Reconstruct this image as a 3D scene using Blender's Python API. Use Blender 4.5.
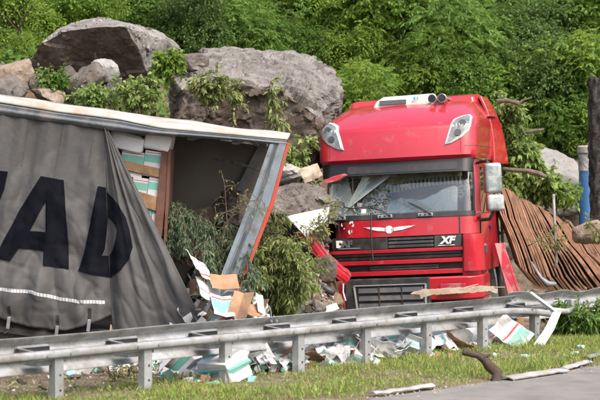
import bpy, bmesh, math, random
import numpy as np
from mathutils import Vector, Matrix, noise

for o in list(bpy.data.objects):
    bpy.data.objects.remove(o)
scene = bpy.context.scene
C = scene.collection
R = math.radians

# ------------------------------------------------------------------ camera
EYE = 2.0
LENS = 100.0
FPX = LENS / 36.0 * 600.0          # focal length in photograph pixels
HY = 184.0                         # row of the horizon in the photograph
cam_d = bpy.data.cameras.new('camera')
cam = bpy.data.objects.new('camera', cam_d)
C.objects.link(cam)
cam.location = (0, 0, EYE)
cam.rotation_euler = (R(90), 0, 0)
cam_d.lens = LENS
cam_d.sensor_width = 36
cam_d.shift_y = -(200 - HY) / 600.0
cam_d.clip_end = 500
cam_d.dof.use_dof = True
cam_d.dof.focus_distance = 22.5
cam_d.dof.aperture_fstop = 3.3
scene.camera = cam

# ------------------------------------------------------------------ light
SUN_EL, SUN_AZ = 52.0, 145.0        # azimuth clockwise from +Y (behind the scene) towards +X
world = bpy.data.worlds.new('World')
scene.world = world
world.use_nodes = True
wn = world.node_tree
sky = wn.nodes.new('ShaderNodeTexSky')
sky.sky_type = 'NISHITA'
sky.sun_disc = False
sky.sun_elevation = R(SUN_EL)
sky.sun_rotation = R(SUN_AZ)
sky.dust_density = 6.0
sky.air_density = 1.0
sky.ozone_density = 0.6
wn.links.new(sky.outputs[0], wn.nodes['Background'].inputs[0])
wn.nodes['Background'].inputs[1].default_value = 0.15
sun_d = bpy.data.lights.new('sun', 'SUN')
sun_d.energy = 1.25
sun_d.angle = R(30)
sun_d.color = (1.0, 0.96, 0.9)
sun = bpy.data.objects.new('sun', sun_d)
C.objects.link(sun)
sdir = Vector((math.sin(R(SUN_AZ)) * math.cos(R(SUN_EL)), math.cos(R(SUN_AZ)) * math.cos(R(SUN_EL)), math.sin(R(SUN_EL))))
sun.rotation_euler = (-sdir).to_track_quat('-Z', 'Y').to_euler()
sun.location = sdir * 60
vs = scene.view_settings
vs.view_transform = 'Standard'
vs.look = 'None'
vs.exposure = 1.15
vs.gamma = 1.0
vs.use_curve_mapping = False

# ------------------------------------------------------------------ helpers
def at(px, py, Y):
    """world point on the sight line of a photograph pixel, at distance Y"""
    return Vector(((px - 300.0) / FPX * Y, Y, EYE - (py - HY) / FPX * Y))

def tag(o, label=None, cat=None, group=None, kind=None):
    if label: o['label'] = label
    if cat: o['category'] = cat
    if group: o['group'] = group
    if kind: o['kind'] = kind
    return o

def empty(name, loc=(0, 0, 0), rot=None, mat=None):
    o = bpy.data.objects.new(name, None)
    o.empty_display_size = 0.1
    C.objects.link(o)
    if mat is not None:
        o.matrix_world = mat
    else:
        o.location = loc
        if rot: o.rotation_euler = rot
    return o

def link(name, me, mat, parent=None, smooth=False, bevel=0.0, seg=2):
    if mat is not None and not me.materials:
        me.materials.append(mat)
    if smooth:
        me.polygons.foreach_set('use_smooth', [True] * len(me.polygons))
    o = bpy.data.objects.new(name, me)
    C.objects.link(o)
    if parent is not None:
        o.parent = parent
    if bevel:
        b = o.modifiers.new('bevel', 'BEVEL')
        b.width = bevel; b.segments = seg; b.limit_method = 'ANGLE'; b.angle_limit = R(35)
    return o

class MB:
    def __init__(s):
        s.v = []; s.f = []
    def add(s, vs_, fs_):
        n = len(s.v)
        s.v += [tuple(v) for v in vs_]
        s.f += [tuple(i + n for i in f) for f in fs_]
        return s
    def box(s, c, d, M=None):
        c = Vector(c); hx, hy, hz = d[0] / 2, d[1] / 2, d[2] / 2
        vs_ = []
        for x, y, z in ((-1,-1,-1),(1,-1,-1),(1,1,-1),(-1,1,-1),(-1,-1,1),(1,-1,1),(1,1,1),(-1,1,1)):
            p = Vector((x * hx, y * hy, z * hz))
            if M is not None: p = M @ p
            vs_.append(c + p)
        return s.add(vs_, [(0,3,2,1),(4,5,6,7),(0,1,5,4),(1,2,6,5),(2,3,7,6),(3,0,4,7)])
    def bar(s, a, b, w, h, up=(0, 0, 1)):
        a = Vector(a); b = Vector(b); d = (b - a); L = d.length; d.normalize()
        u = Vector(up); sd = d.cross(u)
        if sd.length < 1e-4: sd = d.cross(Vector((0, 1, 0)))
        sd.normalize(); u = sd.cross(d).normalized()
        M = Matrix((sd, d, u)).transposed()
        return s.box((a + b) / 2, (w, L, h), M)
    def tube(s, pts, rad, n=8, cap=True):
        pts = [Vector(p) for p in pts]
        if not hasattr(rad, '__len__'): rad = [rad] * len(pts)
        vs_ = []; fs_ = []
        t0 = (pts[1] - pts[0]).normalized()
        ref = Vector((0, 0, 1)) if abs(t0.z) < 0.9 else Vector((1, 0, 0))
        sd = t0.cross(ref).normalized()
        for i, p in enumerate(pts):
            if i == 0: t = pts[1] - p
            elif i == len(pts) - 1: t = p - pts[i - 1]
            else: t = pts[i + 1] - pts[i - 1]
            t.normalize()
            sd = (sd - t * sd.dot(t)).normalized()
            up = t.cross(sd)
            for k in range(n):
                a = 2 * math.pi * k / n
                vs_.append(p + (sd * math.cos(a) + up * math.sin(a)) * rad[i])
        for i in range(len(pts) - 1):
            for k in range(n):
                fs_.append((i*n+k, i*n+(k+1)%n, (i+1)*n+(k+1)%n, (i+1)*n+k))
        if cap:
            fs_.append(tuple(range(n - 1, -1, -1)))
            fs_.append(tuple((len(pts) - 1) * n + k for k in range(n)))
        return s.add(vs_, fs_)
    def slab(s, pts, d):
        """closed prism: outline pts (3D), extruded by vector d"""
        d = Vector(d); n = len(pts); pts = [Vector(p) for p in pts]
        vs_ = pts + [p + d for p in pts]
        fs_ = [tuple(range(n)), tuple(range(2 * n - 1, n - 1, -1))]
        for i in range(n):
            j = (i + 1) % n
            fs_.append((i, n + i, n + j, j))
        return s.add(vs_, fs_)
    def sheet(s, fn, nu, nv, thick=0.0):
        """fn(i/nu, j/nv) -> point; with thickness: closed shell along the sheet's normals"""
        P = [[Vector(fn(i / nu, j / nv)) for j in range(nv + 1)] for i in range(nu + 1)]
        vs_ = [p for row in P for p in row]
        fs_ = []
        W = nv + 1
        for i in range(nu):
            for j in range(nv):
                fs_.append((i*W+j, (i+1)*W+j, (i+1)*W+j+1, i*W+j+1))
        if thick:
            n0 = len(vs_)
            for i in range(nu + 1):
                for j in range(nv + 1):
                    du = P[min(i+1, nu)][j] - P[max(i-1, 0)][j]
                    dv = P[i][min(j+1, nv)] - P[i][max(j-1, 0)]
                    nn = du.cross(dv)
                    nn = nn.normalized() if nn.length > 1e-12 else Vector((0, 0, 1))
                    vs_.append(P[i][j] - nn * thick)
            for i in range(nu):
                for j in range(nv):
                    fs_.append(tuple(n0 + k for k in (i*W+j, i*W+j+1, (i+1)*W+j+1, (i+1)*W+j)))
            for i in range(nu):
                fs_.append((i*W, n0+i*W, n0+(i+1)*W, (i+1)*W))
                a, b = i*W+nv, (i+1)*W+nv
                fs_.append((a, b, n0+b, n0+a))
            for j in range(nv):
                fs_.append((j, j+1, n0+j+1, n0+j))
                a, b = nu*W+j, nu*W+j+1
                fs_.append((a, n0+a, n0+b, b))
        return s.add(vs_, fs_)
    def lathe(s, c, axis, prof, n=16):
        """prof: list of (distance along axis, radius)"""
        c = Vector(c); ax = Vector(axis).normalized()
        return s.tube([c + ax * a for a, r in prof], [max(r, 1e-4) for a, r in prof], n)
    def mesh(s, name):
        me = bpy.data.meshes.new(name)
        me.from_pydata(s.v, [], s.f)
        me.update()
        return me
    def build(s, name, mat, parent=None, smooth=False, bevel=0.0, seg=2):
        return link(name, s.mesh(name), mat, parent, smooth, bevel, seg)

def quads_mesh(name, V, mat, per=4):
    """V: (n,per,3) array of separate polygons"""
    n = V.shape[0]
    me = bpy.data.meshes.new(name)
    me.vertices.add(n * per)
    me.vertices.foreach_set('co', V.reshape(-1).astype(np.float32))
    me.loops.add(n * per)
    me.loops.foreach_set('vertex_index', np.arange(n * per, dtype=np.int32))
    me.polygons.add(n)
    me.polygons.foreach_set('loop_start', np.arange(0, n * per, per, dtype=np.int32))
    me.polygons.foreach_set('loop_total', np.full(n, per, dtype=np.int32))
    me.update(calc_edges=True)
    if mat is not None: me.materials.append(mat)
    return me

def copy_tree(o, parent=None):
    c = o.copy(); C.objects.link(c)
    if parent is not None: c.parent = parent
    for ch in list(o.children):
        copy_tree(ch, c)
    return c

def lerp(a, b, t): return a + (b - a) * t
def sstep(a, b, x):
    t = min(1, max(0, (x - a) / (b - a))); return t * t * (3 - 2 * t)
def interp(tab, z):
    if z <= tab[0][0]: return tab[0][1:]
    for i in range(len(tab) - 1):
        a, b = tab[i], tab[i + 1]
        if z <= b[0]:
            t = (z - a[0]) / (b[0] - a[0])
            return tuple(lerp(a[k], b[k], t) for k in range(1, len(a)))
    return tab[-1][1:]

# ------------------------------------------------------------------ materials
MATS = {}
def mat(name, col, rough=0.6, metal=0.0, var=0.0, vscale=6.0, col2=None, bump=0.0, bscale=40.0, spec=0.5, coat=0.0,
        dirt=None, dirt_amt=0.0, dirt_scale=2.5, detail=6.0, coords='Object', trans=0.0, island=0.0, coat_rough=0.1):
    """noise-varied Principled material; col2 = second tone, dirt = colour of stains"""
    m = bpy.data.materials.new(name)
    m.use_nodes = True
    nt = m.node_tree; N = nt.nodes; L = nt.links
    b = N['Principled BSDF']
    b.inputs['Roughness'].default_value = rough
    b.inputs['Metallic'].default_value = metal
    b.inputs['Specular IOR Level'].default_value = spec
    b.inputs['Coat Weight'].default_value = coat
    b.inputs['Coat Roughness'].default_value = coat_rough
    tc = N.new('ShaderNodeTexCoord')
    rgb = N.new('ShaderNodeRGB'); rgb.outputs[0].default_value = (*col, 1)
    out = rgb.outputs[0]
    def nz(scale, det=detail, rgh=0.6):
        t = N.new('ShaderNodeTexNoise'); t.inputs['Scale'].default_value = scale
        t.inputs['Detail'].default_value = det; t.inputs['Roughness'].default_value = rgh
        L.new(tc.outputs[coords], t.inputs['Vector']); return t
    def mix(fac, a, bb):
        mx = N.new('ShaderNodeMix'); mx.data_type = 'RGBA'
        L.new(fac, mx.inputs[0]); L.new(a, mx.inputs[6])
        if isinstance(bb, tuple): mx.inputs[7].default_value = (*bb, 1)
        else: L.new(bb, mx.inputs[7])
        return mx.outputs[2]
    def ramp(src, lo, hi):
        mr = N.new('ShaderNodeMapRange'); mr.inputs[1].default_value = lo; mr.inputs[2].default_value = hi
        L.new(src, mr.inputs[0]); return mr.outputs[0]
    if var or col2:
        t = nz(vscale)
        c2 = col2 if col2 else tuple(max(0, c * (1 - var)) for c in col)
        out = mix(ramp(t.outputs[0], 0.36, 0.64), out, c2)
    if island:
        g = N.new('ShaderNodeNewGeometry')
        hs = N.new('ShaderNodeHueSaturation')
        mr = N.new('ShaderNodeMapRange'); mr.inputs[3].default_value = 1 - island; mr.inputs[4].default_value = 1 + island
        L.new(g.outputs['Random Per Island'], mr.inputs[0])
        L.new(mr.outputs[0], hs.inputs['Value']); L.new(out, hs.inputs['Color'])
        out = hs.outputs[0]
    if dirt:
        t = nz(dirt_scale, 9.0, 0.7)
        f = ramp(t.outputs[0], 0.62 - 0.3 * dirt_amt, 0.72 - 0.1 * dirt_amt)
        out = mix(f, out, dirt)
        rm = N.new('ShaderNodeMapRange'); rm.inputs[3].default_value = rough; rm.inputs[4].default_value = 0.85
        L.new(f, rm.inputs[0]); L.new(rm.outputs[0], b.inputs['Roughness'])
    L.new(out, b.inputs['Base Color'])
    if bump:
        t = nz(bscale, 8.0, 0.65)
        bp = N.new('ShaderNodeBump'); bp.inputs['Strength'].default_value = min(1, bump); bp.inputs['Distance'].default_value = 0.4 / bscale * max(1, bump)
        L.new(t.outputs[0], bp.inputs['Height']); L.new(bp.outputs[0], b.inputs['Normal'])
    if trans:
        tr = N.new('ShaderNodeBsdfTranslucent'); L.new(out, tr.inputs[0])
        ms = N.new('ShaderNodeMixShader'); ms.inputs[0].default_value = trans
        L.new(b.outputs[0], ms.inputs[1]); L.new(tr.outputs[0], ms.inputs[2])
        L.new(ms.outputs[0], N['Material Output'].inputs[0])
    MATS[name] = m
    return m

DUST = (0.30, 0.25, 0.19)
M_red = mat('red_paint', (0.42, 0.010, 0.024), 0.34, coat=0.8, coat_rough=0.10, dirt=(0.33, 0.06, 0.065), dirt_amt=0.15, dirt_scale=5.0, var=0.10, vscale=1.3)
M_red2 = mat('red_paint_scuffed', (0.36, 0.014, 0.036), 0.45, coat=0.3, coat_rough=0.3, dirt=(0.30, 0.20, 0.17), dirt_amt=0.45, dirt_scale=6.0, var=0.15)
M_black = mat('black_plastic', (0.014, 0.015, 0.017), 0.5, dirt=(0.045, 0.042, 0.04), dirt_amt=0.5, dirt_scale=5.0)
M_dgrey = mat('dark_grey_plastic', (0.035, 0.037, 0.042), 0.5, dirt=(0.075, 0.07, 0.066), dirt_amt=0.5, dirt_scale=5.0)
M_mgrey = mat('mid_grey_plastic', (0.055, 0.058, 0.066), 0.45, dirt=(0.10, 0.095, 0.09), dirt_amt=0.4, dirt_scale=5.0)
M_silver = mat('silver_trim', (0.30, 0.32, 0.34), 0.4, metal=0.2, dirt=(0.25, 0.23, 0.21), dirt_amt=0.4)
M_white = mat('white_paint', (0.50, 0.50, 0.49), 0.45, dirt=(0.42, 0.38, 0.32), dirt_amt=0.4)
M_print = mat('white_print', (0.62, 0.63, 0.64), 0.5, dirt=(0.25, 0.24, 0.24), dirt_amt=0.35, dirt_scale=12)
M_worn = mat('worn_print', (0.07, 0.072, 0.078), 0.5, dirt=(0.3, 0.3, 0.3), dirt_amt=0.3, dirt_scale=14)
M_mirror = mat('mirror_housing', (0.26, 0.30, 0.30), 0.3, metal=0.3, dirt=(0.48, 0.51, 0.50), dirt_amt=0.6, dirt_scale=4, var=0.3, vscale=5)
M_chrome = mat('chrome', (0.62, 0.62, 0.62), 0.22, metal=1.0, dirt=(0.2, 0.19, 0.17), dirt_amt=0.3)
M_steel = mat('galvanised_steel', (0.37, 0.39, 0.405), 0.55, metal=0.35, var=0.25, vscale=5, dirt=(0.20, 0.19, 0.17), dirt_amt=0.6, dirt_scale=3.5, bump=0.1, bscale=60)
M_steel_d = mat('weathered_steel', (0.26, 0.28, 0.29), 0.6, metal=0.35, var=0.3, vscale=8, dirt=(0.15, 0.13, 0.11), dirt_amt=0.5, dirt_scale=6)
M_rubber = mat('tyre_rubber', (0.04, 0.04, 0.041), 0.8, dirt=(0.12, 0.10, 0.08), dirt_amt=0.6, dirt_scale=5, bump=0.4, bscale=30)
M_visor = mat('smoked_visor', (0.008, 0.008, 0.010), 0.4, dirt=(0.02, 0.02, 0.021), dirt_amt=0.3)
M_lampglass = mat('lamp_glass', (0.20, 0.23, 0.23), 0.12, var=0.5, vscale=14, spec=0.8)
M_seat = mat('seat_fabric', (0.07, 0.072, 0.08), 0.9, var=0.2, vscale=10)
M_lining = mat('cab_lining', (0.13, 0.125, 0.115), 0.85, var=0.2, vscale=4)
M_fringe = mat('curtain_fringe', (0.55, 0.55, 0.33), 0.9, var=0.3, vscale=9)

M_tarp = mat('tarpaulin', (0.076, 0.077, 0.078), 0.6, spec=0.3, var=0.12, vscale=1.2, dirt=(0.10, 0.099, 0.096), dirt_amt=0.4, dirt_scale=1.3, bump=0.2, bscale=9)
M_tarp_in = mat('tarpaulin_inside', (0.15, 0.14, 0.125), 0.7, var=0.2, vscale=2, dirt=(0.14, 0.12, 0.10), dirt_amt=0.6)
M_seam = mat('seam_tape', (0.06, 0.058, 0.055), 0.7, var=0.3)
M_letter = mat('letter_print', (0.005, 0.006, 0.010), 0.8, spec=0.06, var=0.2, vscale=3, dirt=(0.010, 0.011, 0.014), dirt_amt=0.4, dirt_scale=2)
M_reflect = mat('reflective_tape', (0.50, 0.52, 0.54), 0.5, var=0.35, vscale=9)
M_roofrail = mat('roof_rail_metal', (0.10, 0.115, 0.13), 0.5, metal=0.3, var=0.3, vscale=3, dirt=(0.2, 0.2, 0.2), dirt_amt=0.4)
M_roofwhite = mat('roof_sheet', (0.40, 0.395, 0.38), 0.85, var=0.2, vscale=3, dirt=(0.30, 0.24, 0.18), dirt_amt=0.6, dirt_scale=3.0)
M_postblue = mat('corner_post_paint', (0.22, 0.27, 0.31), 0.5, metal=0.2, var=0.2, vscale=4, dirt=(0.13, 0.12, 0.11), dirt_amt=0.5, dirt_scale=5)
M_redtrim = mat('red_trim', (0.45, 0.05, 0.03), 0.55, dirt=(0.2, 0.1, 0.07), dirt_amt=0.5, dirt_scale=8)
M_wood = mat('pallet_wood', (0.33, 0.20, 0.11), 0.85, var=0.4, vscale=7, bump=0.4, bscale=35)
M_woodred = mat('reddish_board', (0.15, 0.068, 0.045), 0.8, var=0.35, vscale=7, bump=0.4, bscale=35)
M_deck = mat('trailer_underside', (0.02, 0.02, 0.02), 0.8, dirt=(0.06, 0.05, 0.045), dirt_amt=0.5)

M_carton = mat('white_carton', (0.55, 0.55, 0.57), 0.65, dirt=(0.42, 0.38, 0.33), dirt_amt=0.3, dirt_scale=4)
M_teal = mat('teal_print', (0.17, 0.45, 0.38), 0.6, var=0.2, vscale=5, dirt=(0.3, 0.36, 0.32), dirt_amt=0.3)
M_redline = mat('red_print', (0.50, 0.05, 0.06), 0.6)
M_card = mat('brown_cardboard', (0.34, 0.20, 0.115), 0.85, var=0.25, vscale=5, dirt=(0.25, 0.15, 0.09), dirt_amt=0.4)
M_paper = mat('white_paper', (0.56, 0.56, 0.57), 0.7, dirt=(0.45, 0.42, 0.36), dirt_amt=0.3, dirt_scale=3)
M_wrap = mat('white_film', (0.78, 0.79, 0.82), 0.35, var=0.1)
M_bottle = mat('white_bottle', (0.70, 0.71, 0.71), 0.35)
M_purple = mat('dark_blue_print', (0.06, 0.06, 0.16), 0.6)

M_board = mat('rusty_board', (0.225, 0.118, 0.070), 0.8, col2=(0.31, 0.175, 0.11), vscale=5, bump=0.25, bscale=30, dirt=(0.09, 0.05, 0.035), dirt_amt=0.5, dirt_scale=5)
M_board2 = mat('pale_tan_board', (0.34, 0.205, 0.13), 0.8, col2=(0.24, 0.12, 0.07), vscale=5, bump=0.25, bscale=30, dirt=(0.12, 0.07, 0.05), dirt_amt=0.4, dirt_scale=5)
M_boardface = mat('pale_board_face', (0.52, 0.53, 0.54), 0.55, var=0.25, vscale=3, dirt=(0.28, 0.2, 0.15), dirt_amt=0.5)

def rock_mat(name, a, b, c):
    """stone: two-tone mottling, fine grain, dark fracture lines with real relief"""
    m = mat(name, a, 0.92, col2=b, vscale=1.7, detail=10, bump=1.0, bscale=9, dirt=c, dirt_amt=0.55, dirt_scale=2.2, spec=0.2)
    nt = m.node_tree; N = nt.nodes; L = nt.links; bs = N['Principled BSDF']
    tc = N.new('ShaderNodeTexCoord')
    wz = N.new('ShaderNodeTexNoise'); wz.inputs['Scale'].default_value = 2.5; wz.inputs['Detail'].default_value = 5
    L.new(tc.outputs['Object'], wz.inputs['Vector'])
    sc = N.new('ShaderNodeVectorMath'); sc.operation = 'MULTIPLY_ADD'; sc.inputs[1].default_value = (0.5, 0.5, 0.5)
    L.new(wz.outputs['Color'], sc.inputs[0]); L.new(tc.outputs['Object'], sc.inputs[2])
    mp = N.new('ShaderNodeMapping'); mp.inputs['Scale'].default_value = (1.0, 1.0, 2.2); mp.inputs['Rotation'].default_value = (0.35, 0.5, 0.2)
    L.new(sc.outputs[0], mp.inputs[0])
    vo = N.new('ShaderNodeTexVoronoi'); vo.feature = 'DISTANCE_TO_EDGE'; vo.inputs['Scale'].default_value = 1.15
    L.new(mp.outputs[0], vo.inputs['Vector'])
    cr = N.new('ShaderNodeMapRange'); cr.inputs[1].default_value = 0.0; cr.inputs[2].default_value = 0.022
    # cracks open and close along their length
    ms_ = N.new('ShaderNodeMapRange'); ms_.inputs[1].default_value = 0.40; ms_.inputs[2].default_value = 0.62; ms_.inputs[3].default_value = 0.0; ms_.inputs[4].default_value = 0.06
    wz2 = N.new('ShaderNodeTexNoise'); wz2.inputs['Scale'].default_value = 1.1; wz2.inputs['Detail'].default_value = 3
    L.new(tc.outputs['Object'], wz2.inputs['Vector']); L.new(wz2.outputs[0], ms_.inputs[0])
    ad_ = N.new('ShaderNodeMath'); ad_.operation = 'ADD'; L.new(vo.outputs['Distance'], ad_.inputs[0]); L.new(ms_.outputs[0], ad_.inputs[1])
    L.new(ad_.outputs[0], cr.inputs[0])
    gr = N.new('ShaderNodeTexNoise'); gr.inputs['Scale'].default_value = 26; gr.inputs['Detail'].default_value = 8; gr.inputs['Roughness'].default_value = 0.75
    L.new(tc.outputs['Object'], gr.inputs['Vector'])
    gm = N.new('ShaderNodeMapRange'); gm.inputs[1].default_value = 0.3; gm.inputs[2].default_value = 0.7; gm.inputs[3].default_value = 0.62; gm.inputs[4].default_value = 1.25
    L.new(gr.outputs[0], gm.inputs[0])
    cm = N.new('ShaderNodeMapRange'); cm.inputs[3].default_value = 0.6; cm.inputs[4].default_value = 1.0
    L.new(cr.outputs[0], cm.inputs[0])
    mu = N.new('ShaderNodeMath'); mu.operation = 'MULTIPLY'; L.new(gm.outputs[0], mu.inputs[0]); L.new(cm.outputs[0], mu.inputs[1])
    src = bs.inputs['Base Color'].links[0].from_socket
    vm = N.new('ShaderNodeVectorMath'); vm.operation = 'SCALE'; L.new(src, vm.inputs[0]); L.new(mu.outputs[0], vm.inputs['Scale'])
    L.new(vm.outputs[0], bs.inputs['Base Color'])
    ob = bs.inputs['Normal'].links[0].from_node
    b2 = N.new('ShaderNodeBump'); b2.inputs['Strength'].default_value = 0.9; b2.inputs['Distance'].default_value = 0.03
    L.new(cr.outputs[0], b2.inputs['Height']); L.new(ob.outputs[0], b2.inputs['Normal']); L.new(b2.outputs[0], bs.inputs['Normal'])
    return m
M_rock = rock_mat('grey_rock', (0.150, 0.135, 0.12), (0.080, 0.068, 0.06), (0.22, 0.205, 0.19))
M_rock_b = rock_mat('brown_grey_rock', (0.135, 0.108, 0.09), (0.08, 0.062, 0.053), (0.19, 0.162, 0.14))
M_rock_l = rock_mat('pale_grey_rock', (0.33, 0.33, 0.32), (0.22, 0.22, 0.21), (0.42, 0.41, 0.39))
M_rock_g = rock_mat('light_grey_rock', (0.235, 0.225, 0.21), (0.14, 0.13, 0.12), (0.30, 0.29, 0.275))
M_rock_m = rock_mat('mid_grey_rock', (0.190, 0.180, 0.168), (0.100, 0.090, 0.082), (0.27, 0.26, 0.25))
M_rock_t = rock_mat('tan_rock', (0.27, 0.215, 0.165), (0.19, 0.145, 0.11), (0.32, 0.27, 0.225))
M_soil = mat('soil', (0.135, 0.095, 0.066), 0.95, col2=(0.075, 0.055, 0.042), vscale=1.2, bump=1.0, bscale=7, dirt=(0.20, 0.165, 0.125), dirt_amt=0.6, dirt_scale=3, coords='Object', spec=0.1)
M_verge = mat('verge_soil', (0.16, 0.125, 0.085), 0.95, col2=(0.12, 0.12, 0.05), vscale=2.0, bump=1.0, bscale=14, dirt=(0.22, 0.18, 0.14), dirt_amt=0.5, spec=0.1)
M_asphalt = mat('asphalt', (0.185, 0.18, 0.172), 0.9, var=0.25, vscale=3, bump=0.6, bscale=120, dirt=(0.21, 0.195, 0.175), dirt_amt=0.6, dirt_scale=2, spec=0.2)
M_kerb = mat('painted_edge_strip', (0.33, 0.34, 0.36), 0.7, var=0.3, vscale=5, dirt=(0.25, 0.22, 0.18), dirt_amt=0.6, dirt_scale=7)
M_bark = mat('bark', (0.085, 0.066, 0.052), 0.95, var=0.5, vscale=8, bump=1.0, bscale=14, spec=0.1)
M_barkdark = mat('dark_bark', (0.040, 0.034, 0.031), 0.95, col2=(0.10, 0.088, 0.08), vscale=10, bump=1.5, bscale=11, spec=0.1)
M_bough = mat('bough_bark', (0.17, 0.14, 0.115), 0.95, col2=(0.10, 0.08, 0.065), vscale=9, bump=1.2, bscale=20, spec=0.1)
M_twig = mat('twig_wood', (0.16, 0.12, 0.085), 0.9, var=0.4, vscale=9)
M_cutwood = mat('split_wood', (0.40, 0.335, 0.26), 0.85, var=0.4, vscale=8, bump=0.6, bscale=25, dirt=(0.25, 0.17, 0.11), dirt_amt=0.5, dirt_scale=5)
M_stump = mat('wet_branch', (0.060, 0.038, 0.026), 0.75, var=0.4, vscale=12, bump=0.8, bscale=18)
M_blue = mat('blue_plastic', (0.04, 0.13, 0.30), 0.45, var=0.15, dirt=(0.12, 0.2, 0.3), dirt_amt=0.3)
M_concrete = mat('concrete', (0.36, 0.33, 0.29), 0.9, var=0.25, vscale=6, bump=0.4, bscale=30, dirt=(0.22, 0.19, 0.16), dirt_amt=0.5)

def leaf_mat(name, a, b, tr=0.32, island=0.35, vs_=0.9):
    return mat(name, a, 0.55, col2=b, vscale=vs_, detail=3, trans=tr, island=island, spec=0.35)
L_fresh = leaf_mat('leaf_fresh', (0.235, 0.345, 0.060), (0.175, 0.285, 0.048), tr=0.52)
L_mid = leaf_mat('leaf_mid', (0.170, 0.285, 0.058), (0.122, 0.225, 0.046), tr=0.52)
L_dark = leaf_mat('leaf_dark', (0.125, 0.205, 0.055), (0.092, 0.165, 0.044), tr=0.45)
L_pale = leaf_mat('leaf_pale', (0.31, 0.39, 0.13), (0.22, 0.32, 0.09), tr=0.5)
L_willow = leaf_mat('leaf_willow', (0.29, 0.33, 0.125), (0.20, 0.25, 0.085), tr=0.45)
L_conifer = leaf_mat('leaf_conifer', (0.14, 0.195, 0.115), (0.10, 0.155, 0.085), tr=0.3)
L_grass = leaf_mat('grass_blades', (0.25, 0.34, 0.06), (0.21, 0.29, 0.065), tr=0.35, island=0.4, vs_=2.0)
L_straw = leaf_mat('dry_grass', (0.33, 0.27, 0.13), (0.26, 0.2, 0.1), tr=0.3, island=0.4)

# ------------------------------------------------------------------ ground
RP0 = Vector((-1.49, 16.0, 0)); RDIR = Vector((0.676, 0.736, 0)).normalized(); RNRM = Vector((RDIR.y, -RDIR.x, 0))
def rail_st(x, y):
    d = Vector((x, y, 0)) - RP0
    return d.dot(RDIR), d.dot(RNRM)           # along the rail, towards the camera
def gh(x, y):
    """height of the bare ground"""
    t, s = rail_st(x, y)
    z = -0.45 * sstep(-0.2, -6.5, s) if s < -0.2 else 0.0
    # landslide tongue: behind the trailer at the left, behind the tractor, then the wooded slope
    k = sstep(-1.0, -0.2, x); k2 = sstep(3.2, 4.2, x)
    y0 = lerp(lerp(24.3, 28.6, k), 31.0, k2)
    H = lerp(lerp(lerp(3.5 + 0.16 * max(-6, min(0, x)) * -1, 2.75, sstep(-2.9, -2.1, x)), 2.6, k), 1.9, k2)
    wd = lerp(1.9, 2.4, k2)
    m1 = H * sstep(y0 - 0.1, y0 + wd, y)
    # rubble between trailer and tractor
    m2 = 2.35 * sstep(23.4, 27.2, y) * (1 - sstep(0.2, 0.9, x)) * sstep(-1.5, -0.5, x)
    z += max(m1, m2)
    z += 0.62 * max(0, y - 33.5)
    a = noise.fractal(Vector((x * 0.8, y * 0.8, 3.1)), 1.0, 2.0, 4)
    amp = 0.04 + 0.22 * sstep(22.5, 26, y)
    if s > -0.3: amp = 0.0 if s > 1.9 else 0.02
    return z + a * amp
def make_ground():
    def axis(segs):
        out = []
        for a, b, st in segs:
            n = max(1, int(round((b - a) / st))); out += [a + (b - a) * i / n for i in range(n)]
        return out + [segs[-1][1]]
    xs = axis([(-60, -12, 4), (-12, -6, 0.5), (-6, 7, 0.13), (7, 14, 0.5), (14, 60, 4)])
    ys = axis([(-15, 12, 3), (12, 15, 0.5), (15, 31, 0.13), (31, 40, 0.4), (40, 90, 2)])
    W = len(ys)
    v = [(x, y, gh(x, y) - (0.06 if rail_st(x, y)[1] > 2.05 else 0)) for x in xs for y in ys]
    f = [(i*W+j, (i+1)*W+j, (i+1)*W+j+1, i*W+j+1) for i in range(len(xs)-1) for j in range(len(ys)-1)]
    me = bpy.data.meshes.new('ground'); me.from_pydata(v, [], f); me.update()
    o = link('ground', me, M_soil, smooth=True)
    tag(o, kind='structure')
    # verge strip between rail and road, with a ragged inner edge
    mb = MB()
    def vf(u, w):
        t = lerp(-14, 22, u); s = lerp(-0.55 - 0.18 * noise.noise(Vector((t * 1.7, 0, 0))), 2.10, w)
        p = RP0 + RDIR * t + RNRM * s
        return (p.x, p.y, gh(p.x, p.y) * 1.0 + 0.012 + 0.035 * noise.noise(Vector((p.x * 3, p.y * 3, 1))) * (1 - sstep(1.7, 2.0, s)) * sstep(-0.5, -0.2, s))
    mb.sheet(vf, 180, 20)
    tag(mb.build('verge', M_verge, smooth=True), kind='structure')
    # our road
    mb = MB()
    def rf(u, w):
        t = lerp(-30, 34, u); j = int(round(w * 8)); s = (1.96, 2.03, 2.2, 2.8, 4, 6, 8, 10, 12)[j]
        if j < 2: s += 0.05 * noise.noise(Vector((t * 2.3, 5, 0))) + 0.03 * noise.noise(Vector((t * 7.3, 5, 0)))
        p = RP0 + RDIR * t + RNRM * s
        return (p.x, p.y, 0.020 if j > 0 else -0.02)
    mb.sheet(rf, 400, 8)
    tag(mb.build('road', M_asphalt), kind='structure')
make_ground()

# ------------------------------------------------------------------ red tractor unit
YAW, ROLL = 15.0, 2.8
TR = Matrix.Translation((1.55, 26.0, -0.45)) @ Matrix.Rotation(R(-YAW), 4, 'Z') @ Matrix.Translation((0, 0, 1.5)) @ Matrix.Rotation(R(-ROLL), 4, 'Y') @ Matrix.Translation((0, 0, -1.5))
truck = empty('truck_cab', mat=TR)
tag(truck, 'wrecked red truck cab with shattered windscreen and dark grille, facing the road', 'truck')

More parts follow.
